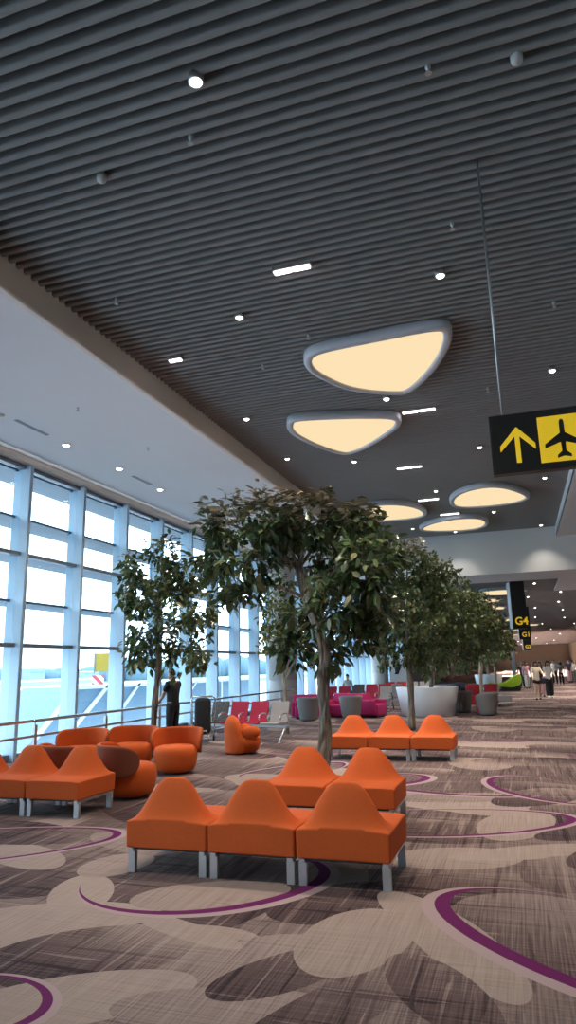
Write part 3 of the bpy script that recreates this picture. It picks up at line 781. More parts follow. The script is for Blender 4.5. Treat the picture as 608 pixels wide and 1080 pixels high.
# ------------------------------------------------------------------ beam seats
def beam_seat(loc, rz, mats, label, group='rows of beam seats by the window'):
    n = len(mats); w = 0.56; W_ = n * w
    t = thing('beam_seat', label, 'airport seats', loc, rz, group)
    MB().box(-W_ / 2, W_ / 2, 0.0, 0.07, 0.30, 0.36).build('beam', M_STEEL, t, bevel=0.006)
    for i, m in enumerate(mats):
        x = -W_ / 2 + w * (i + 0.5)
        prof = [(-0.40, 0.40), (-0.41, 0.42), (-0.39, 0.445), (0.05, 0.425), (0.05, 0.385), (-0.36, 0.40)]
        MB().prism(prof, x - 0.245, x + 0.245, 'yz').build('seat', m, t, bevel=0.012)
        bk = [(0.03, 0.42), (0.07, 0.40), (0.215, 0.86), (0.205, 0.885), (0.175, 0.88), (0.10, 0.60)]
        MB().prism(bk, x - 0.24, x + 0.24, 'yz').build('backrest', m, t, bevel=0.012)
    for i in range(n + 1):
        x = -W_ / 2 + w * i
        MB().path([(x, 0.06, 0.36), (x, 0.02, 0.52), (x, -0.06, 0.63), (x, -0.22, 0.635), (x, -0.34, 0.60), (x, -0.36, 0.50)], 0.018, 8).build('armrest', M_CHROME, t, True)
    for x in (-W_ / 2 + 0.02, W_ / 2 - 0.02):
        MB().path([(x, -0.36, 0.03), (x, -0.16, 0.28), (x, 0.03, 0.33), (x, 0.22, 0.03)], [0.024, 0.02, 0.024, 0.024], 8).path([(x, -0.36, 0.03), (x, -0.42, 0.0)], 0.024, 8).path([(x, 0.22, 0.03), (x, 0.27, 0.0)], 0.024, 8).build('leg', M_CHROME, t, True)
    return t
beam_seat((-6.32, 15.75, 0), radians(-10), [M_MOTT, M_RED, M_RED, M_LEATH], 'row of four beam seats, mottled, two red and one grey, past the trolley')
beam_seat((-6.15, 26.9, 0), radians(-6), [M_RED, M_RED, M_DGREY, M_RED, M_LEATH], 'beam seats with red, dark grey and pale seats left of the white planter')
beam_seat((-5.9, 29.6, 0), radians(-6), [M_DGREY, M_RED2, M_RED2, M_LEATH], 'farther beam seats, red and grey backs peeking over the first row')
beam_seat((-5.2, 33.2, 0), radians(-6), [M_RED2, M_RED2, M_LEATH, M_LEATH], 'farthest beam seat row near the second round column')

# ------------------------------------------------------------------ tub chairs
def make_tub(mo, mi, name='tub_chair'):
    t = thing(name, 'x', 'chair', (0, 0, 0), 0, 'felt tub chairs in the lounge')
    # outer shell: tapered, open at the front (local -y)
    A = radians(140); nt, nz = 30, 8
    def P(a, s, off):
        k = abs(a) / A
        top = 0.74 - 0.20 * max(0, (k - 0.35) / 0.65) ** 1.5
        z = 0.03 + (top - 0.03) * s
        r = 0.27 + 0.12 * (z / 0.74) + off
        return (r * sin(a), r * cos(a), z)
    out = [[P(-A + 2 * A * i / nt, j / nz, 0.0) for j in range(nz + 1)] for i in range(nt + 1)]
    mid = [[P(-A + 2 * A * i / nt, j / nz, -0.03) for j in range(nz + 1)] for i in range(nt + 1)]
    inn = [[P(-A + 2 * A * i / nt, j / nz, -0.09) for j in range(nz + 1)] for i in range(nt + 1)]
    def slab(a, b):
        mb = MB().grid(a).grid(b)
        for i in range(nt):
            for j in (0, nz): mb.add([a[i][j], a[i + 1][j], b[i + 1][j], b[i][j]], [(0, 1, 2, 3)])
        for j in range(nz):
            for i in (0, nt): mb.add([a[i][j], a[i][j + 1], b[i][j + 1], b[i][j]], [(0, 1, 2, 3)])
        return mb
    slab(out, mid).build('outer_shell', mo, t, True, weld=True)
    slab(mid, inn).build('backrest', mi, t, True, weld=True)
    MB().lathe([(0, 0.05), (0.24, 0.05), (0.27, 0.12), (0.285, 0.36), (0.265, 0.42), (0.2, 0.445), (0, 0.45)], 28, (0, -0.06, 0), 1.0, 1.12).build('seat', mi, t, True)
    MB().lathe([(0.2, 0), (0.2, 0.05)], 20).build('base', M_BLACK, t)
    return t
tub = make_tub(M_GREYF, M_PINK)
tub.location = (-6.55, 21.6, 0); tub.rotation_euler = (0, 0, radians(205)); tub['label'] = 'grey tub chair turned away, left of the thick tree trunk'
dup(tub, (-5.30, 22.2, 0), radians(200), 'grey tub chair turned away, right of the thick tree trunk')
tubr = make_tub(M_GREYF, M_RED2)
tubr.location = (-2.06, 25.2, 0); tubr.rotation_euler = (0, 0, radians(190)); tubr['label'] = 'grey tub chair half hidden by the right side of the white planter'
tubr['group'] = 'tub chairs right of the planter'
dup(tubr, (-1.15, 23.8, 0), radians(232), 'grey tub chair with red inside, rightmost, free of the planter')
def make_pink():
    t = thing('pink_armchair', 'x', 'chair', (0, 0, 0), 0, 'magenta armchairs in the lounge')
    MB().box(-0.36, 0.36, -0.36, 0.30, 0.05, 0.42).build('seat', M_PINK, t, True, bevel=0.06, segs=4)
    bk = [(0.10, 0.10), (0.34, 0.10), (0.42, 0.70), (0.38, 0.76), (0.28, 0.75), (0.20, 0.45)]
    MB().prism(bk, -0.42, 0.42, 'yz').build('backrest', M_PINK, t, True, bevel=0.05, segs=4)
    for sx in (-1, 1):
        MB().box(sx * 0.40 - 0.06, sx * 0.40 + 0.06, -0.32, 0.34, 0.08, 0.56).build('armrest', M_PINK, t, True, bevel=0.05, segs=4)
    MB().box(-0.30, 0.30, -0.28, 0.28, 0.0, 0.06).build('base', M_BLACK, t)
    return t
pk = make_pink(); pk.location = (-6.95, 22.6, 0); pk.rotation_euler = (0, 0, radians(15)); pk['label'] = 'magenta armchair facing us, behind the left grey tub chair'
dup(pk, (-5.85, 23.2, 0), radians(-10), 'magenta armchair between the two left grey tub chairs')
dup(pk, (-4.80, 23.2, 0), radians(75), 'magenta armchair right of the grey tub, facing the planter')
# red lounge seats right of the planter
def red_sofa(loc, rz, w, label, m, mend=None):
    t = thing('lounge_sofa', label, 'sofa', loc, rz, 'lounge sofas right of the planter')
    MB().box(-w / 2, w / 2, -0.36, 0.36, 0.12, 0.43).build('seat', m, t, True, bevel=0.04, segs=3)
    MB().prism([(0.16, 0.40), (0.38, 0.40), (0.44, 0.84), (0.30, 0.86)], -w / 2 + 0.02, w / 2 - 0.02, 'yz').build('backrest', m, t, True, bevel=0.04, segs=3)
    if mend: MB().box(w / 2, w / 2 + 0.5, -0.36, 0.36, 0.2, 0.43).build('end_table', mend, t, bevel=0.03)
    for sx in (-1, 1): MB().box(sx * (w / 2 - 0.08) - 0.03, sx * (w / 2 - 0.08) + 0.03, -0.3, 0.3, 0, 0.12).build('leg', M_STEEL, t)
    return t
red_sofa((-2.62, 28.3, 0), 0, 0.60, 'dark grey lounge seat left of the two red ones, right of planter', M_DGREY)
red_sofa((-1.88, 28.3, 0), 0, 0.58, 'red lounge seat beside the dark grey one', M_RED2)
red_sofa((-1.20, 28.3, 0), 0, 0.54, 'red lounge seat with a grey end block, nearest the walkway', M_RED2, M_LEATH)
o = MB().box(-0.2, 0.2, -0.12, 0.12, 0, 0.34).build('bag', M_BLUE, None, True, bevel=0.05, segs=3); o.location = (-2.66, 28.2, 0.431)
tag(o, 'blue bag lying on the dark grey lounge seat', 'bag')
# lime lounger
def lime():
    t = thing('lime_lounger', 'lime green curved lounger on a dark base, before the slim column', 'lounger', (-1.0, 44.0, 0), radians(8))
    ol = smooth_loop([(-0.95, 0.50), (-0.45, 0.44), (0.05, 0.52), (0.50, 0.82), (0.80, 0.95), (0.92, 0.86), (0.88, 0.42), (0.45, 0.22), (-0.2, 0.26), (-0.8, 0.40)], 4)
    MB().prism([(p.x, p.y) for p in ol], -0.40, 0.40, 'xz').build('shell', M_GREEN, t, True, bevel=0.05, segs=3)
    MB().prism([(-0.4, 0.0), (0.85, 0.0), (0.86, 0.40), (0.40, 0.215), (-0.2, 0.25)], -0.33, 0.33, 'xz').build('base', M_BLACK, t, bevel=0.03)
lime()
def grey_lounger():
    t = thing('dark_lounger', 'low dark grey lounger left of the lime one', 'lounger', (-3.1, 43.4, 0))
    MB().prism([(-0.9, 0.2), (-0.8, 0.55), (-0.5, 0.62), (0.1, 0.42), (0.9, 0.40), (0.95, 0.25)], -0.4, 0.4, 'xz').build('seat', M_DGREY, t, bevel=0.05)
    MB().box(-0.5, 0.6, -0.3, 0.3, 0, 0.22).build('base', M_BLACK, t)
grey_lounger()

# ------------------------------------------------------------------ planters
def planter(x, y, rt, rb, h, label):
    t = thing('planter', label, 'planter', (x, y, 0), 0, 'white tapered tree planters')
    MB().lathe([(rb - 0.05, 0), (rb, 0.02), (rt, h - 0.02), (rt - 0.015, h), (rt - 0.05, h), (rt - 0.06, h - 0.04), (rt - 0.10, h - 0.12)], 56).build('tub', M_PLANTER, t, True)
    MB().lathe([(0, h - 0.1), (rt - 0.08, h - 0.1), (rt - 0.08, h - 0.14), (0, h - 0.14)], 40).build('soil', M_SOIL, t)
planter(-3.05, 23.8, 1.03, 0.86, 0.93, 'wide white tapered tree planter behind the three orange seats')
planter(-2.0, 46.0, 0.85, 0.7, 0.95, 'farther white planter left of the lime green lounger')

# ------------------------------------------------------------------ trees
def leaf_arrays(rs, tips, dirs, length, width):
    n = len(tips)
    d = dirs / np.linalg.norm(dirs, axis=1)[:, None]
    up = np.tile(np.array([0, 0, 1.0]), (n, 1)) + rs.normal(0, 0.45, (n, 3))
    s = np.cross(d, up); s /= np.linalg.norm(s, axis=1)[:, None] + 1e-9
    nn = np.cross(s, d)
    l = (length * rs.uniform(0.7, 1.25, n))[:, None]; w = (width * rs.uniform(0.8, 1.2, n))[:, None]
    droop = rs.uniform(0.05, 0.3, n)[:, None]
    down = np.array([0, 0, -1.0])
    b = tips
    c1 = tips + d * l * 0.35 + down * droop * l * 0.12
    c2 = tips + d * l * 0.70 + down * droop * l * 0.45
    tp = tips + d * l + down * droop * l * 0.95
    f = 0.18
    L1 = c1 + s * w + nn * w * f; R1 = c1 - s * w + nn * w * f
    L2 = c2 + s * w * 0.85 + nn * w * f; R2 = c2 - s * w * 0.85 + nn * w * f
    V = np.stack([b, c1, c2, tp, L1, R1, L2, R2], 1).reshape(-1, 3)
    base = (np.arange(n) * 8)[:, None]
    T = np.concatenate([base + np.array([[0, 4, 1]]), base + np.array([[0, 1, 5]]), base + np.array([[2, 6, 3]]), base + np.array([[2, 3, 7]])])
    Q = np.concatenate([base + np.array([[1, 4, 6, 2]]), base + np.array([[1, 2, 7, 5]])])
    return V, T, Q
def np_mesh(name, V, T, Q, m, parent):
    me = bpy.data.meshes.new(name)
    me.vertices.add(len(V)); me.vertices.foreach_set('co', V.ravel())
    nl = len(T) * 3 + len(Q) * 4
    me.loops.add(nl); me.loops.foreach_set('vertex_index', np.concatenate([T.ravel(), Q.ravel()]).astype(np.int32))
    me.polygons.add(len(T) + len(Q))
    st = np.concatenate([np.arange(len(T)) * 3, len(T) * 3 + np.arange(len(Q)) * 4]).astype(np.int32)
    me.polygons.foreach_set('loop_start', st)
    me.polygons.foreach_set('use_smooth', [True] * (len(T) + len(Q)))
    me.update(calc_edges=True); me.validate()
    me.materials.append(m)
    o = bpy.data.objects.new(name, me); COL.objects.link(o); o.parent = parent
    return o
def tree(label, base, trunk, rad, blobs, n, ll, lw, seed, leafm, barkm=None, topm=None, topz=99, stems=1, group='indoor trees of the lounge', per=7):
    rs = np.random.RandomState(seed); rnd = random.Random(seed)
    bx, by, bz = base
    t = thing('tree', label, 'tree', base, 0, group)
    loc = [(x - bx, y - by, z - bz) for x, y, z in trunk]
    barkm = barkm or M_BARK
    fork = Vector(loc[-1])
    pts = smooth_open(loc, 6)
    mb = MB()
    mb.path(pts, [rad * (1.15 - 0.55 * i / (len(pts) - 1)) * (1 + 0.10 * sin(i * 1.3)) for i in range(len(pts))], 12)
    for s_ in range(1, stems):
        ph = s_ * 2.4
        q = [p + Vector((cos(ph + i * 0.22), sin(ph + i * 0.22), 0)) * rad * 0.75 * (1 if stems < 4 else 0.9) for i, p in enumerate(pts)]
        mb.path(q, [rad * 0.55 * (1.0 - 0.35 * i / (len(q) - 1)) for i in range(len(q))], 9)
    mb.build('trunk', barkm, t, True)
    br = MB()
    start = [Vector(p) for p in pts[len(pts) * 2 // 3:]]
    for x, y, z, r in blobs:
        c = Vector((x - bx, y - by, z - bz))
        s0 = min(start, key=lambda q: (q - c).length + max(0, q.z - c.z + 0.2) * 3)
        mid = (s0 + c) * 0.5 + Vector((rnd.uniform(-.15, .15), rnd.uniform(-.15, .15), 0.12))
        br.path(smooth_open([s0, mid, c], 4), [rad * 0.36 * (1 - 0.7 * k / 8) for k in range(9)][:len(smooth_open([s0, mid, c], 4))], 6)
        for k in range(5):
            e = c + Vector(rs.normal(0, 1, 3)).normalized() * r * 0.75
            br.path([c, (c + e) / 2 + Vector((0, 0, 0.05)), e], [rad * 0.12, rad * 0.08, rad * 0.04], 4, False)
    br.build('branches', barkm, t, True)
    wts = np.array([b[3] ** 2.2 for b in blobs]); wts /= wts.sum()
    m = n // per
    idx = rs.choice(len(blobs), m, p=wts)
    B = np.array(blobs)
    v = rs.normal(0, 1, (m, 3)); v /= np.linalg.norm(v, axis=1)[:, None]
    rr = rs.uniform(0.15, 1.0, m) ** 0.5
    C = B[idx, :3] + v * (B[idx, 3] * rr)[:, None] - np.array([bx, by, bz])
    out = v * 1.0 + np.array([0, 0, 0.05])
    tips = np.repeat(C, per, 0) + rs.normal(0, 0.045 * ll / 0.16, (m * per, 3))
    dirs = np.repeat(out, per, 0) * 0.6 + rs.normal(0, 0.75, (m * per, 3)) + np.array([0, 0, -0.42])
    V, T, Q = leaf_arrays(rs, tips, dirs, ll, lw)
    if topm is None:
        np_mesh('foliage', V, T, Q, leafm, t)
    else:
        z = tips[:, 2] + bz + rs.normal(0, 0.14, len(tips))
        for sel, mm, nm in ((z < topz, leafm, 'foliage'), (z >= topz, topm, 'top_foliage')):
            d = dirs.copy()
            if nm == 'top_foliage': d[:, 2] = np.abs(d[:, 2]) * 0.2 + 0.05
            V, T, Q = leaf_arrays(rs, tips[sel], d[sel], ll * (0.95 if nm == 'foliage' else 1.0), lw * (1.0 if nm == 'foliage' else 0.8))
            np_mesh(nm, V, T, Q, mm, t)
    return t
def smooth_open(p, n):
    p = [Vector(q) for q in p]; p = [p[0] * 2 - p[1]] + p + [p[-1] * 2 - p[-2]]
    out = []
    for i in range(1, len(p) - 2):
        for j in range(n):
            t = j / n; a, b, c, d = p[i - 1:i + 3]
            out.append(0.5 * (2 * b + (c - a) * t + (2 * a - 5 * b + 4 * c - d) * t * t + (3 * b - a - 3 * c + d) * t ** 3))
    out.append(p[-2]); return out

FRONT = [(-4.23, 9.8, 3.92, 0.51), (-3.33, 9.3, 3.84, 0.48), (-2.75, 9.6, 3.85, 0.51), (-2.16, 9.8, 3.62, 0.51), (-4.47, 9.9, 3.37, 0.33), (-3.68, 9.3, 3.2, 0.42), (-3.38, 10.1, 3.78, 0.51), (-1.96, 9.4, 2.98, 0.48), (-2.61, 10.2, 3.28, 0.38), (-1.93, 9.8, 2.48, 0.38), (-3.99, 9.6, 2.83, 0.26), (-2.44, 9.3, 2.47, 0.48), (-2.27, 9.8, 2.11, 0.36), (-2.64, 9.7, 1.83, 0.3), (-3.2, 9.9, 1.92, 0.31), (-3.13, 10.1, 2.42, 0.35), (-4.43, 9.6, 4.01, 0.21), (-1.66, 9.7, 3.21, 0.22)]
FRONT = [(x, y, z, r * 0.90) for x, y, z, r in FRONT]
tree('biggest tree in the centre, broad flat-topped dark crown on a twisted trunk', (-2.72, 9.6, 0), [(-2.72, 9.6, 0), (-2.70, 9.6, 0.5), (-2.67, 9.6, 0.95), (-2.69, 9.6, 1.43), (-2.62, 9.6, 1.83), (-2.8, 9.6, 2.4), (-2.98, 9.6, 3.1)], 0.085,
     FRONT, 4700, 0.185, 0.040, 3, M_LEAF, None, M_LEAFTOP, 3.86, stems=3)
LEFT = [(-7.23, 12.7, 3.76, 0.68), (-6.7, 13.2, 3.62, 0.61), (-7.49, 12.4, 3.31, 0.35), (-6.77, 12.8, 2.95, 0.67), (-7.6, 13.0, 2.76, 0.41), (-5.98, 12.5, 2.89, 0.38), (-7.23, 12.7, 2.15, 0.55), (-6.63, 13.1, 2.02, 0.51), (-7.7, 12.9, 2.01, 0.28), (-7.7, 12.7, 2.99, 0.2), (-6.13, 12.9, 2.38, 0.25), (-6.9, 12.7, 4.14, 0.32), (-5.97, 12.4, 1.95, 0.3)]
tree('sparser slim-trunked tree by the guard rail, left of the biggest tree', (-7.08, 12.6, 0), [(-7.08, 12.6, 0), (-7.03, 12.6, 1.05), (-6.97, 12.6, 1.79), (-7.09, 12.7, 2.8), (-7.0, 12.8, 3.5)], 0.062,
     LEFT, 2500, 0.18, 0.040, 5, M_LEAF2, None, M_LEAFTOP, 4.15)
tree('pale thin-stemmed tree with yellowish leaves beside the round column', (-5.87, 17.5, 0), [(-5.87, 17.5, 0), (-5.95, 17.5, 1.27), (-6.01, 17.5, 2.01), (-6.0, 17.6, 3.0)], 0.05,
     [(-6.12, 17.5, 3.27, 0.62), (-5.91, 17.9, 2.64, 0.62), (-6.21, 17.2, 2.38, 0.45), (-5.98, 17.8, 4.06, 0.47)], 900, 0.17, 0.034, 7, M_LEAF3, M_BARKL)
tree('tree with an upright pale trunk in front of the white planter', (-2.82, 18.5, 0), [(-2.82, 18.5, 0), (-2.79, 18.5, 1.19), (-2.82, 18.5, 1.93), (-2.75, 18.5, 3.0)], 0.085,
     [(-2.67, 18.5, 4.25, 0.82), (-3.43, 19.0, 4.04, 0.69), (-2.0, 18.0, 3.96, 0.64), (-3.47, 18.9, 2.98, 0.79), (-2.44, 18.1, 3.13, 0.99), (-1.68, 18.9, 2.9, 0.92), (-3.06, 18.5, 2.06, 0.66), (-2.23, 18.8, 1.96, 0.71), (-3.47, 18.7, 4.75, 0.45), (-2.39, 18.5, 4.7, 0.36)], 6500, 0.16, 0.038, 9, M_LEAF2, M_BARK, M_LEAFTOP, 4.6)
zt = 0.83
tree('dense tree growing in the wide white planter', (-2.9, 23.7, zt), [(-2.9, 23.7, zt), (-2.8, 23.7, 1.6), (-2.6, 23.8, 2.6), (-2.3, 23.8, 3.4)], 0.06,
     [(-2.22, 23.8, 3.86, 0.97), (-1.7, 24.6, 3.25, 1.05), (-2.67, 23.0, 2.89, 0.93), (-2.06, 24.2, 2.28, 0.9), (-1.21, 23.8, 2.86, 0.76), (-2.56, 24.3, 4.42, 0.53)], 5000, 0.17, 0.042, 13, M_LEAF2)
tree('slender pale-stemmed tree just behind the wide white planter', (-3.25, 27.0, 0), [(-3.25, 27.0, 0), (-3.2, 27.0, 1.0), (-3.0, 27.0, 2.2), (-2.4, 27.2, 3.2)], 0.05,
     [(-2.4, 27.2, 3.4, 0.9), (-1.9, 27.6, 2.6, 0.7), (-2.9, 27.2, 2.5, 0.7)], 1600, 0.17, 0.042, 14, M_LEAF2, M_BARKL)
tree('dense tree behind the grey and red lounge seats', (-1.75, 32.0, 0), [(-1.75, 32, 0), (-1.7, 32, 1.2), (-1.6, 32.0, 2.4), (-1.6, 32, 3.2)], 0.08,
     [(-1.59, 32.0, 3.7, 1.11), (-1.3, 33.0, 2.89, 1.13), (-1.86, 31.0, 2.4, 0.9), (-0.9, 32.5, 2.6, 0.77), (-2.2, 32.3, 4.1, 0.7)], 3400, 0.19, 0.05, 15, M_LEAF2, M_BARKL)
tree('rightmost tree of the row, standing before the slim white column', (-1.4, 41.5, 0), [(-1.4, 41.5, 0), (-1.4, 41.5, 1.2), (-1.3, 41.8, 2.4)], 0.08,
     [(-1.47, 42.0, 3.49, 1.0), (-0.93, 42.4, 2.78, 0.79), (-1.69, 41.0, 2.5, 0.86)], 1500, 0.2, 0.05, 17, M_LEAF2, M_BARKL)
tree('distant tree growing in the farther white planter', (-2.0, 46.0, 0.85), [(-2.0, 46, 0.85), (-2.0, 46, 1.6), (-1.9, 46, 2.6)], 0.07,
     [(-2.0, 46, 3.3, 0.9), (-2.5, 46.2, 2.7, 0.8), (-1.5, 46, 2.6, 0.7)], 1100, 0.2, 0.05, 19, M_LEAF2, M_BARKL)
tree('distant tree left of the row, seen over the beam seats', (-4.6, 37.0, 0), [(-4.6, 37, 0), (-4.6, 37, 1.4), (-4.5, 37, 2.4)], 0.07,
     [(-4.6, 37, 3.4, 1.0), (-4.1, 37.2, 2.7, 0.8), (-5.1, 37, 2.7, 0.8)], 1000, 0.2, 0.05, 21, M_LEAF2, M_BARKL)

# ------------------------------------------------------------------ people
M_SKIN = mat('skin', (0.50, 0.30, 0.21), 0.55, 0, 0.06, 20)
M_HAIR = mat('black_hair', (0.012, 0.010, 0.010), 0.45, 0, 0.3, 60)
M_CBLK = mat('black_cloth', (0.012, 0.012, 0.014), 0.85, 0, 0.2, 30)
M_CWHT = mat('white_cloth', (0.70, 0.68, 0.66), 0.85, 0, 0.04, 30)
M_CBEI = mat('cream_cloth', (0.62, 0.53, 0.42), 0.85, 0, 0.06, 30)
M_CPNK = mat('pink_cloth', (0.60, 0.32, 0.36), 0.85, 0, 0.06, 30)
M_CGRY = mat('grey_cloth', (0.16, 0.15, 0.16), 0.85, 0, 0.1, 30)
M_CNAVY = mat('navy_cloth', (0.02, 0.025, 0.05), 0.85, 0, 0.1, 30)
M_EYE = mat('eye_dark', (0.01, 0.008, 0.008), 0.3, 0, 0, 10)

def skin_mesh(verts, edges, root=0, sub=2):
    me = bpy.data.meshes.new('skel'); me.from_pydata([v[0] for v in verts], edges, []); me.update()
    o = bpy.data.objects.new('skel', me); COL.objects.link(o)
    s = o.modifiers.new('skin', 'SKIN'); s.use_smooth_shade = True
    q = o.modifiers.new('sub', 'SUBSURF'); q.levels = sub; q.render_levels = sub
    sv = me.skin_vertices[0].data; fat = 1.10
    for i, v in enumerate(verts):
        r = v[1]
        sv[i].radius = (r * fat, r * fat)
        sv[i].use_root = (i == root)
    dg = bpy.context.evaluated_depsgraph_get()
    ev = o.evaluated_get(dg)
    out = bpy.data.meshes.new_from_object(ev)
    bpy.data.objects.remove(o); bpy.data.meshes.remove(me)
    return [tuple(v.co) for v in out.vertices], [tuple(p.vertices) for p in out.polygons]

def person(loc, rz, H, label, pose, cloth, hair='short', group=None, sit=False):
    """local frame: faces -y, feet at z=0, height H"""
    k = H / 1.7
    t = thing('person', label, 'person', loc, rz, group)
    st = pose.get('stride', 0.0); lean = pose.get('lean', 0.0)
    aL, aR = pose.get('armL', (0.0, 0.05)), pose.get('armR', (0.0, 0.05))
    if not sit:
        hz, kz = 0.90, 0.48
        legs = {}
        for s_, sg in ((-1, -1), (1, 1)):
            dy = st * sg
            legs[s_] = [(s_ * 0.085, 0.0, hz - 0.04), (s_ * 0.09, dy * 0.45 - 0.02, kz), (s_ * 0.09, dy + 0.02, 0.085), (s_ * 0.10, dy - 0.13, 0.035)]
    else:
        hz = 0.50
        legs = {s_: [(s_ * 0.09, -0.05, 0.50), (s_ * 0.10, -0.44, 0.50), (s_ * 0.10, -0.44, 0.085), (s_ * 0.11, -0.58, 0.035)] for s_ in (-1, 1)}
    up = lambda dz, y=0.0: (0.0, y - lean * dz, hz + dz)
    chest, neckb, neck, head = up(0.34, 0.01), up(0.53, 0.01), up(0.57, -0.005), up(0.62, -0.01)
    def arm(s_, a):
        fwd, out = a
        sh = (s_ * 0.165, chest[1] + 0.0, hz + 0.485)
        el = (s_ * (0.195 + out), sh[1] - 0.27 * sin(fwd * 0.8), sh[2] - 0.27 * cos(fwd * 0.8))
        wr = (s_ * (0.20 + out * 0.6), el[1] - 0.24 * sin(fwd * 1.35 + 0.15), el[2] - 0.24 * cos(fwd * 1.35 + 0.15))
        hd = (wr[0], wr[1] - 0.07 * sin(fwd * 1.35 + 0.15), wr[2] - 0.07 * cos(fwd * 1.35 + 0.15))
        return sh, el, wr, hd
    AL, AR = arm(-1, aL), arm(1, aR)
    S_ = lambda p: tuple(q * k for q in p)
    V = [(S_((0, 0, hz)), 0.110 * k), (S_(up(0.18)), 0.100 * k), (S_(chest), 0.120 * k), (S_(up(0.48, 0.01)), 0.09 * k), (S_(neck), 0.052 * k), (S_(head), 0.05 * k)]
    E_ = [(0, 1), (1, 2), (2, 3), (3, 4), (4, 5)]
    def chain(root, pts):
        p = root
        for c, r in pts:
            V.append((S_(c), r * k)); E_.append((p, len(V) - 1)); p = len(V) - 1
    for s_ in (-1, 1):
        a, b_, c, d = legs[s_]
        chain(0, [(a, 0.088), (b_, 0.058), (c, 0.042), (d, 0.036)])
    for A in (AL, AR):
        chain(3, [(A[0], 0.055), (A[1], 0.040), (A[2], 0.028), (A[3], 0.030)])
    v, f = skin_mesh(V, E_)
    mb = MB().add(v, f)
    # head: shaped ellipsoid with jaw, nose, ears
    hc = Vector(S_((0, head[1] - 0.015, head[2] + 0.075)))
    rows = []
    for i in range(15):
        th = pi * i / 14
        row = []
        for j in range(20):
            ph = 2 * pi * j / 20
            x = 0.074 * sin(th) * cos(ph); y = 0.093 * sin(th) * sin(ph); z = -0.115 * cos(th)
            if z < -0.02: x *= 1 - 0.28 * (-z - 0.02) / 0.095; y = y * (1 - 0.15 * (-z - 0.02) / 0.095) - 0.008 * (-z) / 0.1
            fr = max(0, -sin(ph)) * sin(th)
            if abs(cos(ph)) < 0.2 and -0.045 < z < 0.015 and y < 0: y -= 0.020
            if -0.075 < z < -0.06 and y < 0 and abs(cos(ph)) < 0.4: y -= 0.004
            if 0.0 < z < 0.03 and 0.15 < abs(cos(ph)) < 0.6 and y < 0: y += 0.006
            row.append((hc.x + x * k, hc.y + y * k, hc.z + z * k))
        rows.append(row)
    mb.grid(rows, True)
    for s_ in (-1, 1): mb.ell((hc.x + s_ * 0.074 * k, hc.y + 0.01 * k, hc.z - 0.01 * k), (0.012 * k, 0.02 * k, 0.032 * k), 8, 6)
    # fingers and thumbs
    for s_, A in ((-1, AL), (1, AR)):
        h = Vector(A[3]); d = (Vector(A[3]) - Vector(A[2])).normalized()
        fwd = Vector((0, -1, 0)); side = fwd - d * fwd.dot(d); side = side.normalized() if side.length > .2 else Vector((0, 0, 1))
        inward = Vector((-s_, 0, 0))
        for q, ln in zip((-1.5, -0.5, 0.5, 1.5), (0.062, 0.075, 0.080, 0.070)):
            b0 = h + side * q * 0.017 - d * 0.01
            p1 = b0 + d * ln * 0.55 + inward * 0.004; p2 = p1 + d * ln * 0.42 + inward * 0.018
            mb.path([tuple(c * k for c in b0), tuple(c * k for c in p1), tuple(c * k for c in p2)], [0.0085 * k, 0.008 * k, 0.006 * k], 6)
        b0 = h + side * 0.02 - d * 0.03
        mb.path([tuple(c * k for c in b0), tuple(c * k for c in b0 + side * 0.028 + d * 0.018), tuple(c * k for c in b0 + side * 0.036 + d * 0.048)], [0.011 * k, 0.009 * k, 0.007 * k], 6)
    body = mb.build('body', cloth.get('skin', M_SKIN), t, True)
    eb = MB()
    for s_ in (-1, 1): eb.ell((hc.x + s_ * 0.028 * k, hc.y - 0.083 * k, hc.z + 0.012 * k), (0.011 * k, 0.006 * k, 0.007 * k), 8, 6)
    eb.build('eyes', M_EYE, body, True)
    # hair
    hb = MB(); rows = []
    for i in range(9):
        th = pi * 0.5 * i / 8
        rows.append([(hc.x + 0.083 * k * cos(th) * cos(2 * pi * j / 20), hc.y + k * (0.012 + 0.098 * cos(th) * sin(2 * pi * j / 20)), hc.z + k * (0.026 + 0.112 * sin(th) - (0.05 if sin(2 * pi * j / 20) > 0.1 else 0) * (1 - i / 8))) for j in range(20)])
    hb.grid(rows, True)
    if hair in ('long', 'mid'):
        ln = 0.36 if hair == 'long' else 0.20
        rows = []
        for i in range(9):
            s2 = i / 8
            rows.append([(hc.x + k * (0.100 + 0.035 * s2) * cos(a_), hc.y + k * (0.025 + (0.100 - 0.01 * s2) * sin(a_)), hc.z + k * (0.07 - ln * s2)) for a_ in [pi * (-0.22 + 1.44 * j / 14) for j in range(15)]])
        hb.grid(rows)
    if hair == 'bun': hb.ell((hc.x, hc.y + 0.05 * k, hc.z + 0.13 * k), (0.05 * k, 0.05 * k, 0.05 * k), 12, 8)
    h_ = hb.build('hair', M_HAIR, t, True)
    if hair in ('long', 'mid'):
        sd = h_.modifiers.new('thick', 'SOLIDIFY'); sd.thickness = 0.03 * k; sd.offset = -0.5
    # top
    V = [(S_(up(-0.09)), 0.140 * k), (S_(up(0.04)), 0.135 * k), (S_(up(0.18)), 0.130 * k), (S_(chest), 0.150 * k), (S_(up(0.48, 0.01)), 0.104 * k), (S_(up(0.535, 0.0)), 0.066 * k)]
    E_ = [(0, 1), (1, 2), (2, 3), (3, 4), (4, 5)]
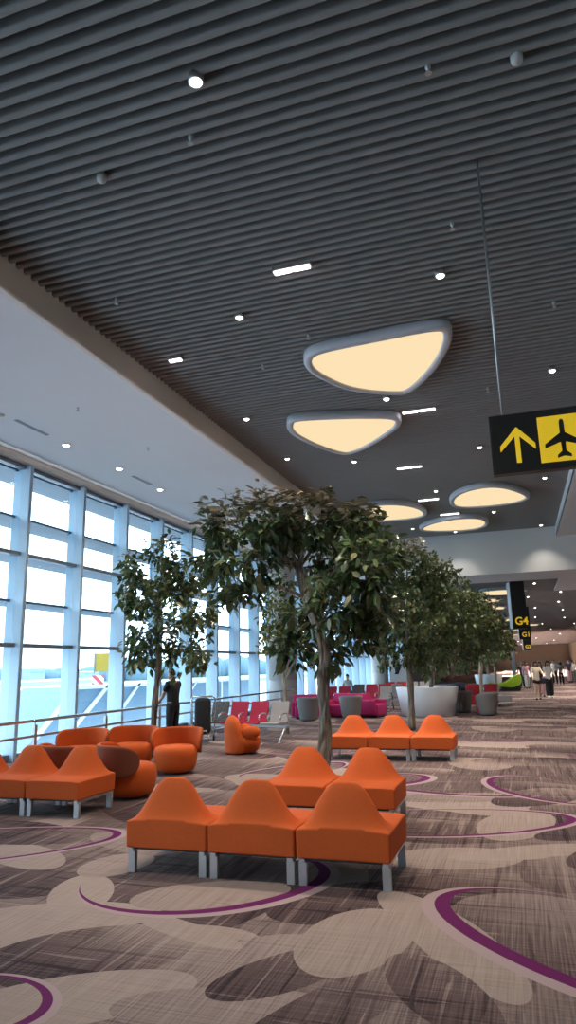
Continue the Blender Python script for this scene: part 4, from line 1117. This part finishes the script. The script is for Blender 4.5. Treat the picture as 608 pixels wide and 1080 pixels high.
    for A in (AL, AR):
        e = Vector(A[0]).lerp(Vector(A[1]), 0.75)
        chain(4, [(A[0], 0.068), (tuple(e), 0.056)])
        if cloth.get('sleeve'):
            p = len(V) - 1
            for c, r in ((A[1], 0.052), (tuple(Vector(A[1]).lerp(Vector(A[2]), 0.9)), 0.040)):
                V.append((S_(c), r * k)); E_.append((p, len(V) - 1)); p = len(V) - 1
    v, f = skin_mesh(V, E_)
    MB().add(v, f).build('shirt', cloth['top'], t, True)
    # lower garment
    kind = cloth.get('lower', 'trousers')
    V = [(S_((0, -lean * 0.1, hz + 0.13)), 0.118 * k), (S_((0, 0, hz)), 0.140 * k)]; E_ = [(0, 1)]
    for s_ in (-1, 1):
        a, b_, c, d = legs[s_]
        if kind == 'shorts': chain(1, [(a, 0.108), (tuple(Vector(a).lerp(Vector(b_), 0.45)), 0.112)])
        else:
            wd = 0.03 if kind == 'wide' else 0.0
            chain(1, [(a, 0.102), (b_, 0.074 + wd), (tuple(Vector(c) + Vector((0, 0, 0.0))), 0.062 + wd * 1.3)])
    v, f = skin_mesh(V, E_)
    MB().add(v, f).build('shorts' if kind == 'shorts' else 'trousers', cloth['bottom'], t, True)
    for s_ in (-1, 1):
        a, b_, c, d = legs[s_]
        sb = MB(); c0 = Vector(c); d0 = Vector(d)
        sb.ell(S_(tuple((c0 + d0) / 2 + Vector((0, 0, -0.012)))), (0.05 * k, 0.135 * k, 0.048 * k), 14, 10)
        sb.build('shoe', cloth.get('shoe', M_CBLK), t, True)
    if cloth.get('pack'):
        o = MB().box(-0.15 * k, 0.15 * k, 0.13 * k, 0.29 * k, (hz + 0.10) * k, (hz + 0.52) * k).build('backpack', cloth['pack'], None, True, bevel=0.05 * k, segs=3)
        o.location = loc; o.rotation_euler = (0, 0, rz); tag(o, cloth['packlabel'], 'backpack')
    return t

person((-7.44, 14.15, 0), radians(-105), 1.68, 'person in black clothes standing at the guard rail, looking out of the window', {'armL': (0.5, 0.02), 'armR': (0.45, 0.02), 'lean': 0.05}, {'top': M_CBLK, 'bottom': M_CBLK, 'sleeve': False}, 'short')
GP = 'people walking in the far hall'
person((0.62, 33.2, 0), radians(8), 1.66, 'person in cream top and black shorts, bare legs, nearest in the walkway', {'stride': 0.12, 'armL': (0.5, 0.03), 'armR': (0.9, 0.03)}, {'top': M_CBEI, 'bottom': M_CBLK, 'lower': 'shorts'}, 'long', GP)
person((0.86, 35.9, 0), radians(-10), 1.66, 'person in dark top and pale trousers right behind the cream top', {'stride': 0.10, 'armL': (0.3, 0.03)}, {'top': M_CBLK, 'bottom': M_CPNK}, 'long', GP)
person((1.18, 34.8, 0), radians(12), 1.68, 'person in white top and wide black trousers, long dark hair', {'stride': 0.08, 'armL': (0.8, 0.02), 'armR': (0.6, 0.02)}, {'top': M_CWHT, 'bottom': M_CBLK, 'lower': 'wide', 'shoe': M_CWHT}, 'long', GP)
person((2.35, 55.5, 0), radians(-20), 1.74, 'person in white shirt and dark trousers, farther back in the walkway', {'stride': 0.14}, {'top': M_CWHT, 'bottom': M_CBLK}, 'short', GP)
person((2.75, 55.0, 0), radians(170), 1.62, 'person in grey clothes beside the far white shirt', {'stride': 0.10}, {'top': M_CGRY, 'bottom': M_CBLK}, 'mid', GP)
person((3.62, 60.0, 0), radians(10), 1.78, 'person in navy top and pale pink bottoms at the far right', {'stride': 0.10}, {'top': M_CNAVY, 'bottom': M_CPNK}, 'short', GP)
person((3.98, 60.5, 0), radians(-15), 1.66, 'person in white top at the frame edge, far right', {'stride': 0.08}, {'top': M_CWHT, 'bottom': M_CGRY}, 'mid', GP)
person((0.30, 47.0, 0), radians(14), 1.66, 'person in white trousers left of the cream top, farther away', {'stride': 0.09}, {'top': M_CPNK, 'bottom': M_CWHT}, 'mid', GP)
person((0.02, 48.0, 0), radians(-8), 1.66, 'person in dark clothes leftmost of the walkers', {'stride': 0.09}, {'top': M_CBLK, 'bottom': M_CNAVY}, 'mid', GP)
person((-7.9, 32.6, 0), radians(20), 1.66, 'person in white top seated by the window behind the red seats', {}, {'top': M_CWHT, 'bottom': M_CNAVY}, 'short', None, True)
# shoulder bag carried by the person in wide black trousers
t = thing('shoulder_bag', 'dark shoulder bag hanging beside the wide black trousers', 'bag', (0.90, 34.62, 0.66))
MB().box(-0.15, 0.15, -0.05, 0.05, 0, 0.24).build('bag_body', M_CNAVY, t, True, bevel=0.03)
MB().path([(-0.12, 0, 0.23), (-0.04, 0.02, 0.50), (0.05, 0.02, 0.50), (0.12, 0, 0.23)], 0.012, 6).build('strap', M_CBLK, t, True)
# bench under the seated person
t = thing('window_bench', 'pale bench by the window, seat of the person in white', 'bench', (-7.9, 32.75, 0))
MB().box(-0.7, 0.7, -0.28, 0.28, 0.34, 0.40).build('seat', M_LEATH, t, bevel=0.02)
for sx in (-1, 1): MB().box(sx * 0.55 - 0.03, sx * 0.55 + 0.03, -0.24, 0.24, 0, 0.34).build('leg', M_STEEL, t)

# ------------------------------------------------------------------ luggage trolley with a bag
def trolley():
    t = thing('luggage_trolley', 'steel luggage trolley parked by the rail left of the beam seats', 'trolley', (-7.20, 15.15, 0), radians(20))
    mb = MB()
    for sx in (-1, 1):
        mb.path([(sx * 0.25, 0.42, 0.16), (sx * 0.27, 0.36, 0.55), (sx * 0.28, 0.30, 0.98), (sx * 0.22, 0.28, 1.03)], 0.018, 8)
    mb.path([(-0.22, 0.28, 1.03), (0.22, 0.28, 1.03)], 0.022, 8)
    for z, y in ((0.42, 0.38), (0.55, 0.36), (0.68, 0.345), (0.80, 0.33), (0.9, 0.315)): mb.path([(-0.26, y, z), (0.26, y, z)], 0.008, 6)
    for x in (-0.13, 0, 0.13): mb.path([(x, 0.40, 0.30), (x, 0.315, 0.9)], 0.008, 6)
    mb.build('frame', M_CHROME, t, True)
    db = MB()
    for sx in (-1, 1): db.path([(sx * 0.25, 0.42, 0.16), (sx * 0.16, -0.45, 0.16)], 0.02, 8)
    for y in (-0.4, -0.15, 0.1, 0.35): db.path([(-0.2, y, 0.17), (0.2, y, 0.17)], 0.012, 6)
    db.path([(-0.16, -0.45, 0.16), (-0.15, -0.47, 0.3), (0.15, -0.47, 0.3), (0.16, -0.45, 0.16)], 0.018, 8)
    db.build('deck', M_STEEL, t, True)
    MB().box(-0.2, 0.2, 0.315, 0.335, 0.36, 0.56).build('front_panel', M_GREYW, t, bevel=0.01)
    for x, y in ((-0.24, 0.40), (0.24, 0.40), (0.0, -0.38)):
        w = MB().lathe([(0, -0.02), (0.05, -0.02), (0.075, -0.012), (0.075, 0.012), (0.05, 0.02), (0, 0.02)], 16)
        fk = MB().box(x - 0.03, x + 0.03, y - 0.015, y + 0.015, 0.10, 0.17).build('fork', M_STEEL, t)
        o = w.build('wheel', M_BLACK, fk, True); o.location = (x, y, 0.075); o.rotation_euler = (0, radians(90), 0)
trolley()
o = MB().box(-0.19, 0.19, -0.13, 0.13, 0.0, 0.82).build('travel_bag', M_CBLK, None, True, bevel=0.10, segs=4)
o.location = (-7.20, 15.18, 0.19); o.rotation_euler = (radians(-5), 0, radians(20))
tag(o, 'tall black bag standing on the luggage trolley', 'bag')
o = MB().ell((0, 0, 0.15), (0.2, 0.13, 0.15)).build('small_bag', M_CGRY, None, True); o.location = (-7.66, 15.75, 0.0)
tag(o, 'small dark bag on the floor left of the trolley', 'bag')

# ------------------------------------------------------------------ other far items
t = thing('notice_stand', 'slim white notice stand left of the white planter, far back', 'sign stand', (-5.9, 35.4, 0))
MB().box(-0.45, 0.45, -0.04, 0.04, 0.3, 2.0).build('board', M_GREYW, t, bevel=0.01)
MB().box(-0.5, 0.5, -0.25, 0.25, 0, 0.04).build('base', M_STEEL, t)
MB().box(-0.04, 0.04, -0.03, 0.03, 0.04, 0.3).build('post', M_STEEL, t)
o = MB().prism([(-0.2, -0.25), (0.0, -0.25), (0.2, 0.25), (0.0, 0.25)], -0.05, -0.041, 'xz').build('print', M_CNAVY, t); o.location = (0, 0, 1.45)
t = thing('column_screen', 'dark screen hung on the farther round column', 'screen', (-8.28, 44.72, 2.3), radians(35))
MB().box(-0.7, 0.7, -0.12, 0.0, 0, 0.55).build('housing', M_BLACK, t, bevel=0.02)
MB().box(-0.05, 0.05, 0.0, 0.15, 0.2, 0.4).build('bracket', M_STEEL, t)
for i, y in enumerate((74, 78, 82)):
    t = thing('wall_bench', ['pink bench along the far right wall, nearest one', 'pink bench along the far right wall, middle one', 'pink bench along the far right wall, farthest one'][i], 'bench', (6.6, y, 0), radians(-80), 'pink benches by the far right wall')
    MB().box(-1.4, 1.4, -0.3, 0.3, 0.15, 0.45).build('seat', M_CPNK, t, bevel=0.04)
    MB().box(-1.4, 1.4, 0.24, 0.36, 0.45, 0.85).build('backrest', M_CPNK, t, bevel=0.04)
    for sx in (-1, 1): MB().box(sx * 1.2 - 0.04, sx * 1.2 + 0.04, -0.25, 0.25, 0, 0.15).build('leg', M_STEEL, t)

# ------------------------------------------------------------------ outside
M_APRON = mat('concrete_apron', (0.62, 0.63, 0.64), 0.9, 0, 0.10, 0.03)
M_GRASS = mat('pale_grass', (0.13, 0.21, 0.12), 0.95, 0, 0.15, 0.05)
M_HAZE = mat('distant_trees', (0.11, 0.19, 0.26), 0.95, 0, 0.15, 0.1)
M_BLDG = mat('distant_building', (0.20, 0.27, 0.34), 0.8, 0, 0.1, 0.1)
M_BRIDGE = mat('bridge_cladding', (0.115, 0.21, 0.30), 0.4, 0, 0.05, 0.5)
M_BRIDGEW = mat('bridge_white_steel', (0.70, 0.78, 0.84), 0.5, 0, 0.03, 1)
struct(MB().box(-2200, -10.1, -1500, 2500, -5.2, -5.0).build('ground', M_APRON))
def strip(x0, x1, m):
    struct(MB().box(x0, x1, -1500, 2500, -5.0, -4.96).build('ground_strip', m))
strip(-190, -135, M_GRASS); strip(-420, -260, M_GRASS); strip(-118, -114, M_BLDG)
rnd = random.Random(4)
mb = MB()
for i in range(240):
    y = -300 + i * 9 + rnd.uniform(-4, 4); r = rnd.uniform(6, 12)
    mb.ell((-620 + rnd.uniform(-20, 20), y, -5 + r * 0.4), (r * 1.2, r * 1.4, r * 0.9), 8, 5)
for i in range(50):
    y = 420 + i * 9 + rnd.uniform(-4, 4); r = rnd.uniform(8, 13)
    mb.ell((-300 + rnd.uniform(-10, 10), y + 60, -5 + r * 0.5), (r, r * 1.2, r * rnd.uniform(0.9, 1.3)), 8, 5)
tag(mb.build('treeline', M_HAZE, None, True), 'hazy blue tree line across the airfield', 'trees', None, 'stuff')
for i, (x, y, w, d, h, lb) in enumerate([(-560, 560, 60, 20, 9, 'long low hazy building across the airfield, in the leftmost windows'),
                                         (-560, 700, 30, 20, 13, 'taller hazy block across the airfield, beside the window mullion'),
                                         (-560, 830, 70, 20, 8, 'hazy building across the airfield, behind the yellow sign')]):
    t = thing('building', lb, 'building', (x, y, -5), 0, 'buildings across the airfield')
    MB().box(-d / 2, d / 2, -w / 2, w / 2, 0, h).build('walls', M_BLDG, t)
    MB().box(-d / 2 - 0.5, d / 2 + 0.5, -w / 2 - 0.5, w / 2 + 0.5, h, h + 0.6).build('roof', M_BRIDGEW, t)
    MB().box(d / 2, d / 2 + 0.1, -w / 2 + 2, w / 2 - 2, h * 0.55, h * 0.75).build('window_band', M_BRIDGE, t)
# fixed gangway outside with white diagonal bands
def gangway():
    t = thing('boarding_bridge', 'blue-grey boarding bridge with white diagonal bands outside the windows', 'boarding bridge', (-13.2, 0, 0))
    prof = [(16.8, -0.15), (18.7, 1.22), (34.0, 1.18), (34.0, -4.98), (15.5, -4.98), (15.5, -0.9)]
    MB().prism([(y, z) for y, z in prof], -2.0, 0.0, 'yz').build('walls', M_BRIDGE, t)
    def band(y0, z0, y1, z1, w=0.13, nm='brace'):
        d = Vector((y1 - y0, z1 - z0)).normalized(); n = Vector((-d.y, d.x)) * w / 2
        MB().prism([(y0 - n.x, z0 - n.y), (y1 - n.x, z1 - n.y), (y1 + n.x, z1 + n.y), (y0 + n.x, z0 + n.y)], 0.0, 0.06, 'yz').build(nm, M_BRIDGEW, t)
    band(16.8, -0.15, 18.7, 1.22); band(18.7, 1.2, 34, 1.16, 0.10, 'top_rail')
    band(18.0, -0.4, 20.5, 1.28); band(20.2, -0.4, 22.5, 1.28, 0.10); band(24.6, -0.5, 27.2, 1.2, 0.06)
    band(16.9, -0.55, 34, -0.35, 0.10, 'lower_rail')
    for y in (20.5, 23.6, 26.7, 29.8): MB().box(0.0, 0.05, y - 0.03, y + 0.03, -4.9, 1.2).build('panel_seam', M_BRIDGEW, t)
gangway()
M_YELP = mat('dimmed_yellow_paint', (0.40, 0.27, 0.03), 0.6, 0, 0.06, 3)  # yellow kept dark so the bright sky does not blow it out
t = thing('stand_sign', 'yellow aircraft stand sign on a grey post outside the window', 'sign', (-16.5, 25.4, -4.98), radians(35))
MB().box(-0.46, 0.46, -0.06, 0.06, 6.66, 7.42).build('sign_board', M_YELP, t, bevel=0.02)
MB().box(-0.52, -0.46, -0.08, 0.08, 6.60, 7.46).build('sign_edge', M_TRANSOM, t)
MB().path([(0.1, 0.02, 0), (0.1, 0.02, 6.7)], 0.07, 10).build('post', M_TRANSOM, t)
text(t, 'E', 0.5, (0.25, -0.066, 6.85), M_BLACK)
M_STRIPE = bpy.data.materials.new('red_white_stripes'); M_STRIPE.use_nodes = True
_n = M_STRIPE.node_tree.nodes; _l = M_STRIPE.node_tree.links
_tc = _n.new('ShaderNodeTexCoord'); _w = _n.new('ShaderNodeTexWave'); _w.bands_direction = 'DIAGONAL'; _w.inputs['Scale'].default_value = 1.6
_r = _n.new('ShaderNodeValToRGB'); _r.color_ramp.interpolation = 'CONSTANT'; _r.color_ramp.elements[0].color = (0.6, 0.08, 0.1, 1); _r.color_ramp.elements[1].color = (0.8, 0.8, 0.8, 1); _r.color_ramp.elements[1].position = 0.5
_l.new(_tc.outputs['Object'], _w.inputs[0]); _l.new(_w.outputs[0], _r.inputs[0]); _l.new(_r.outputs[0], _n['Principled BSDF'].inputs['Base Color'])
t = thing('striped_board', 'red and white striped board under the yellow stand sign', 'warning board', (-16.75, 25.2, -4.98), radians(35))
MB().box(-0.24, 0.24, -0.04, 0.04, 6.12, 6.52).build('board', M_STRIPE, t)
MB().path([(0, 0.03, 0), (0, 0.03, 6.15)], 0.05, 8).build('post', M_TRANSOM, t)
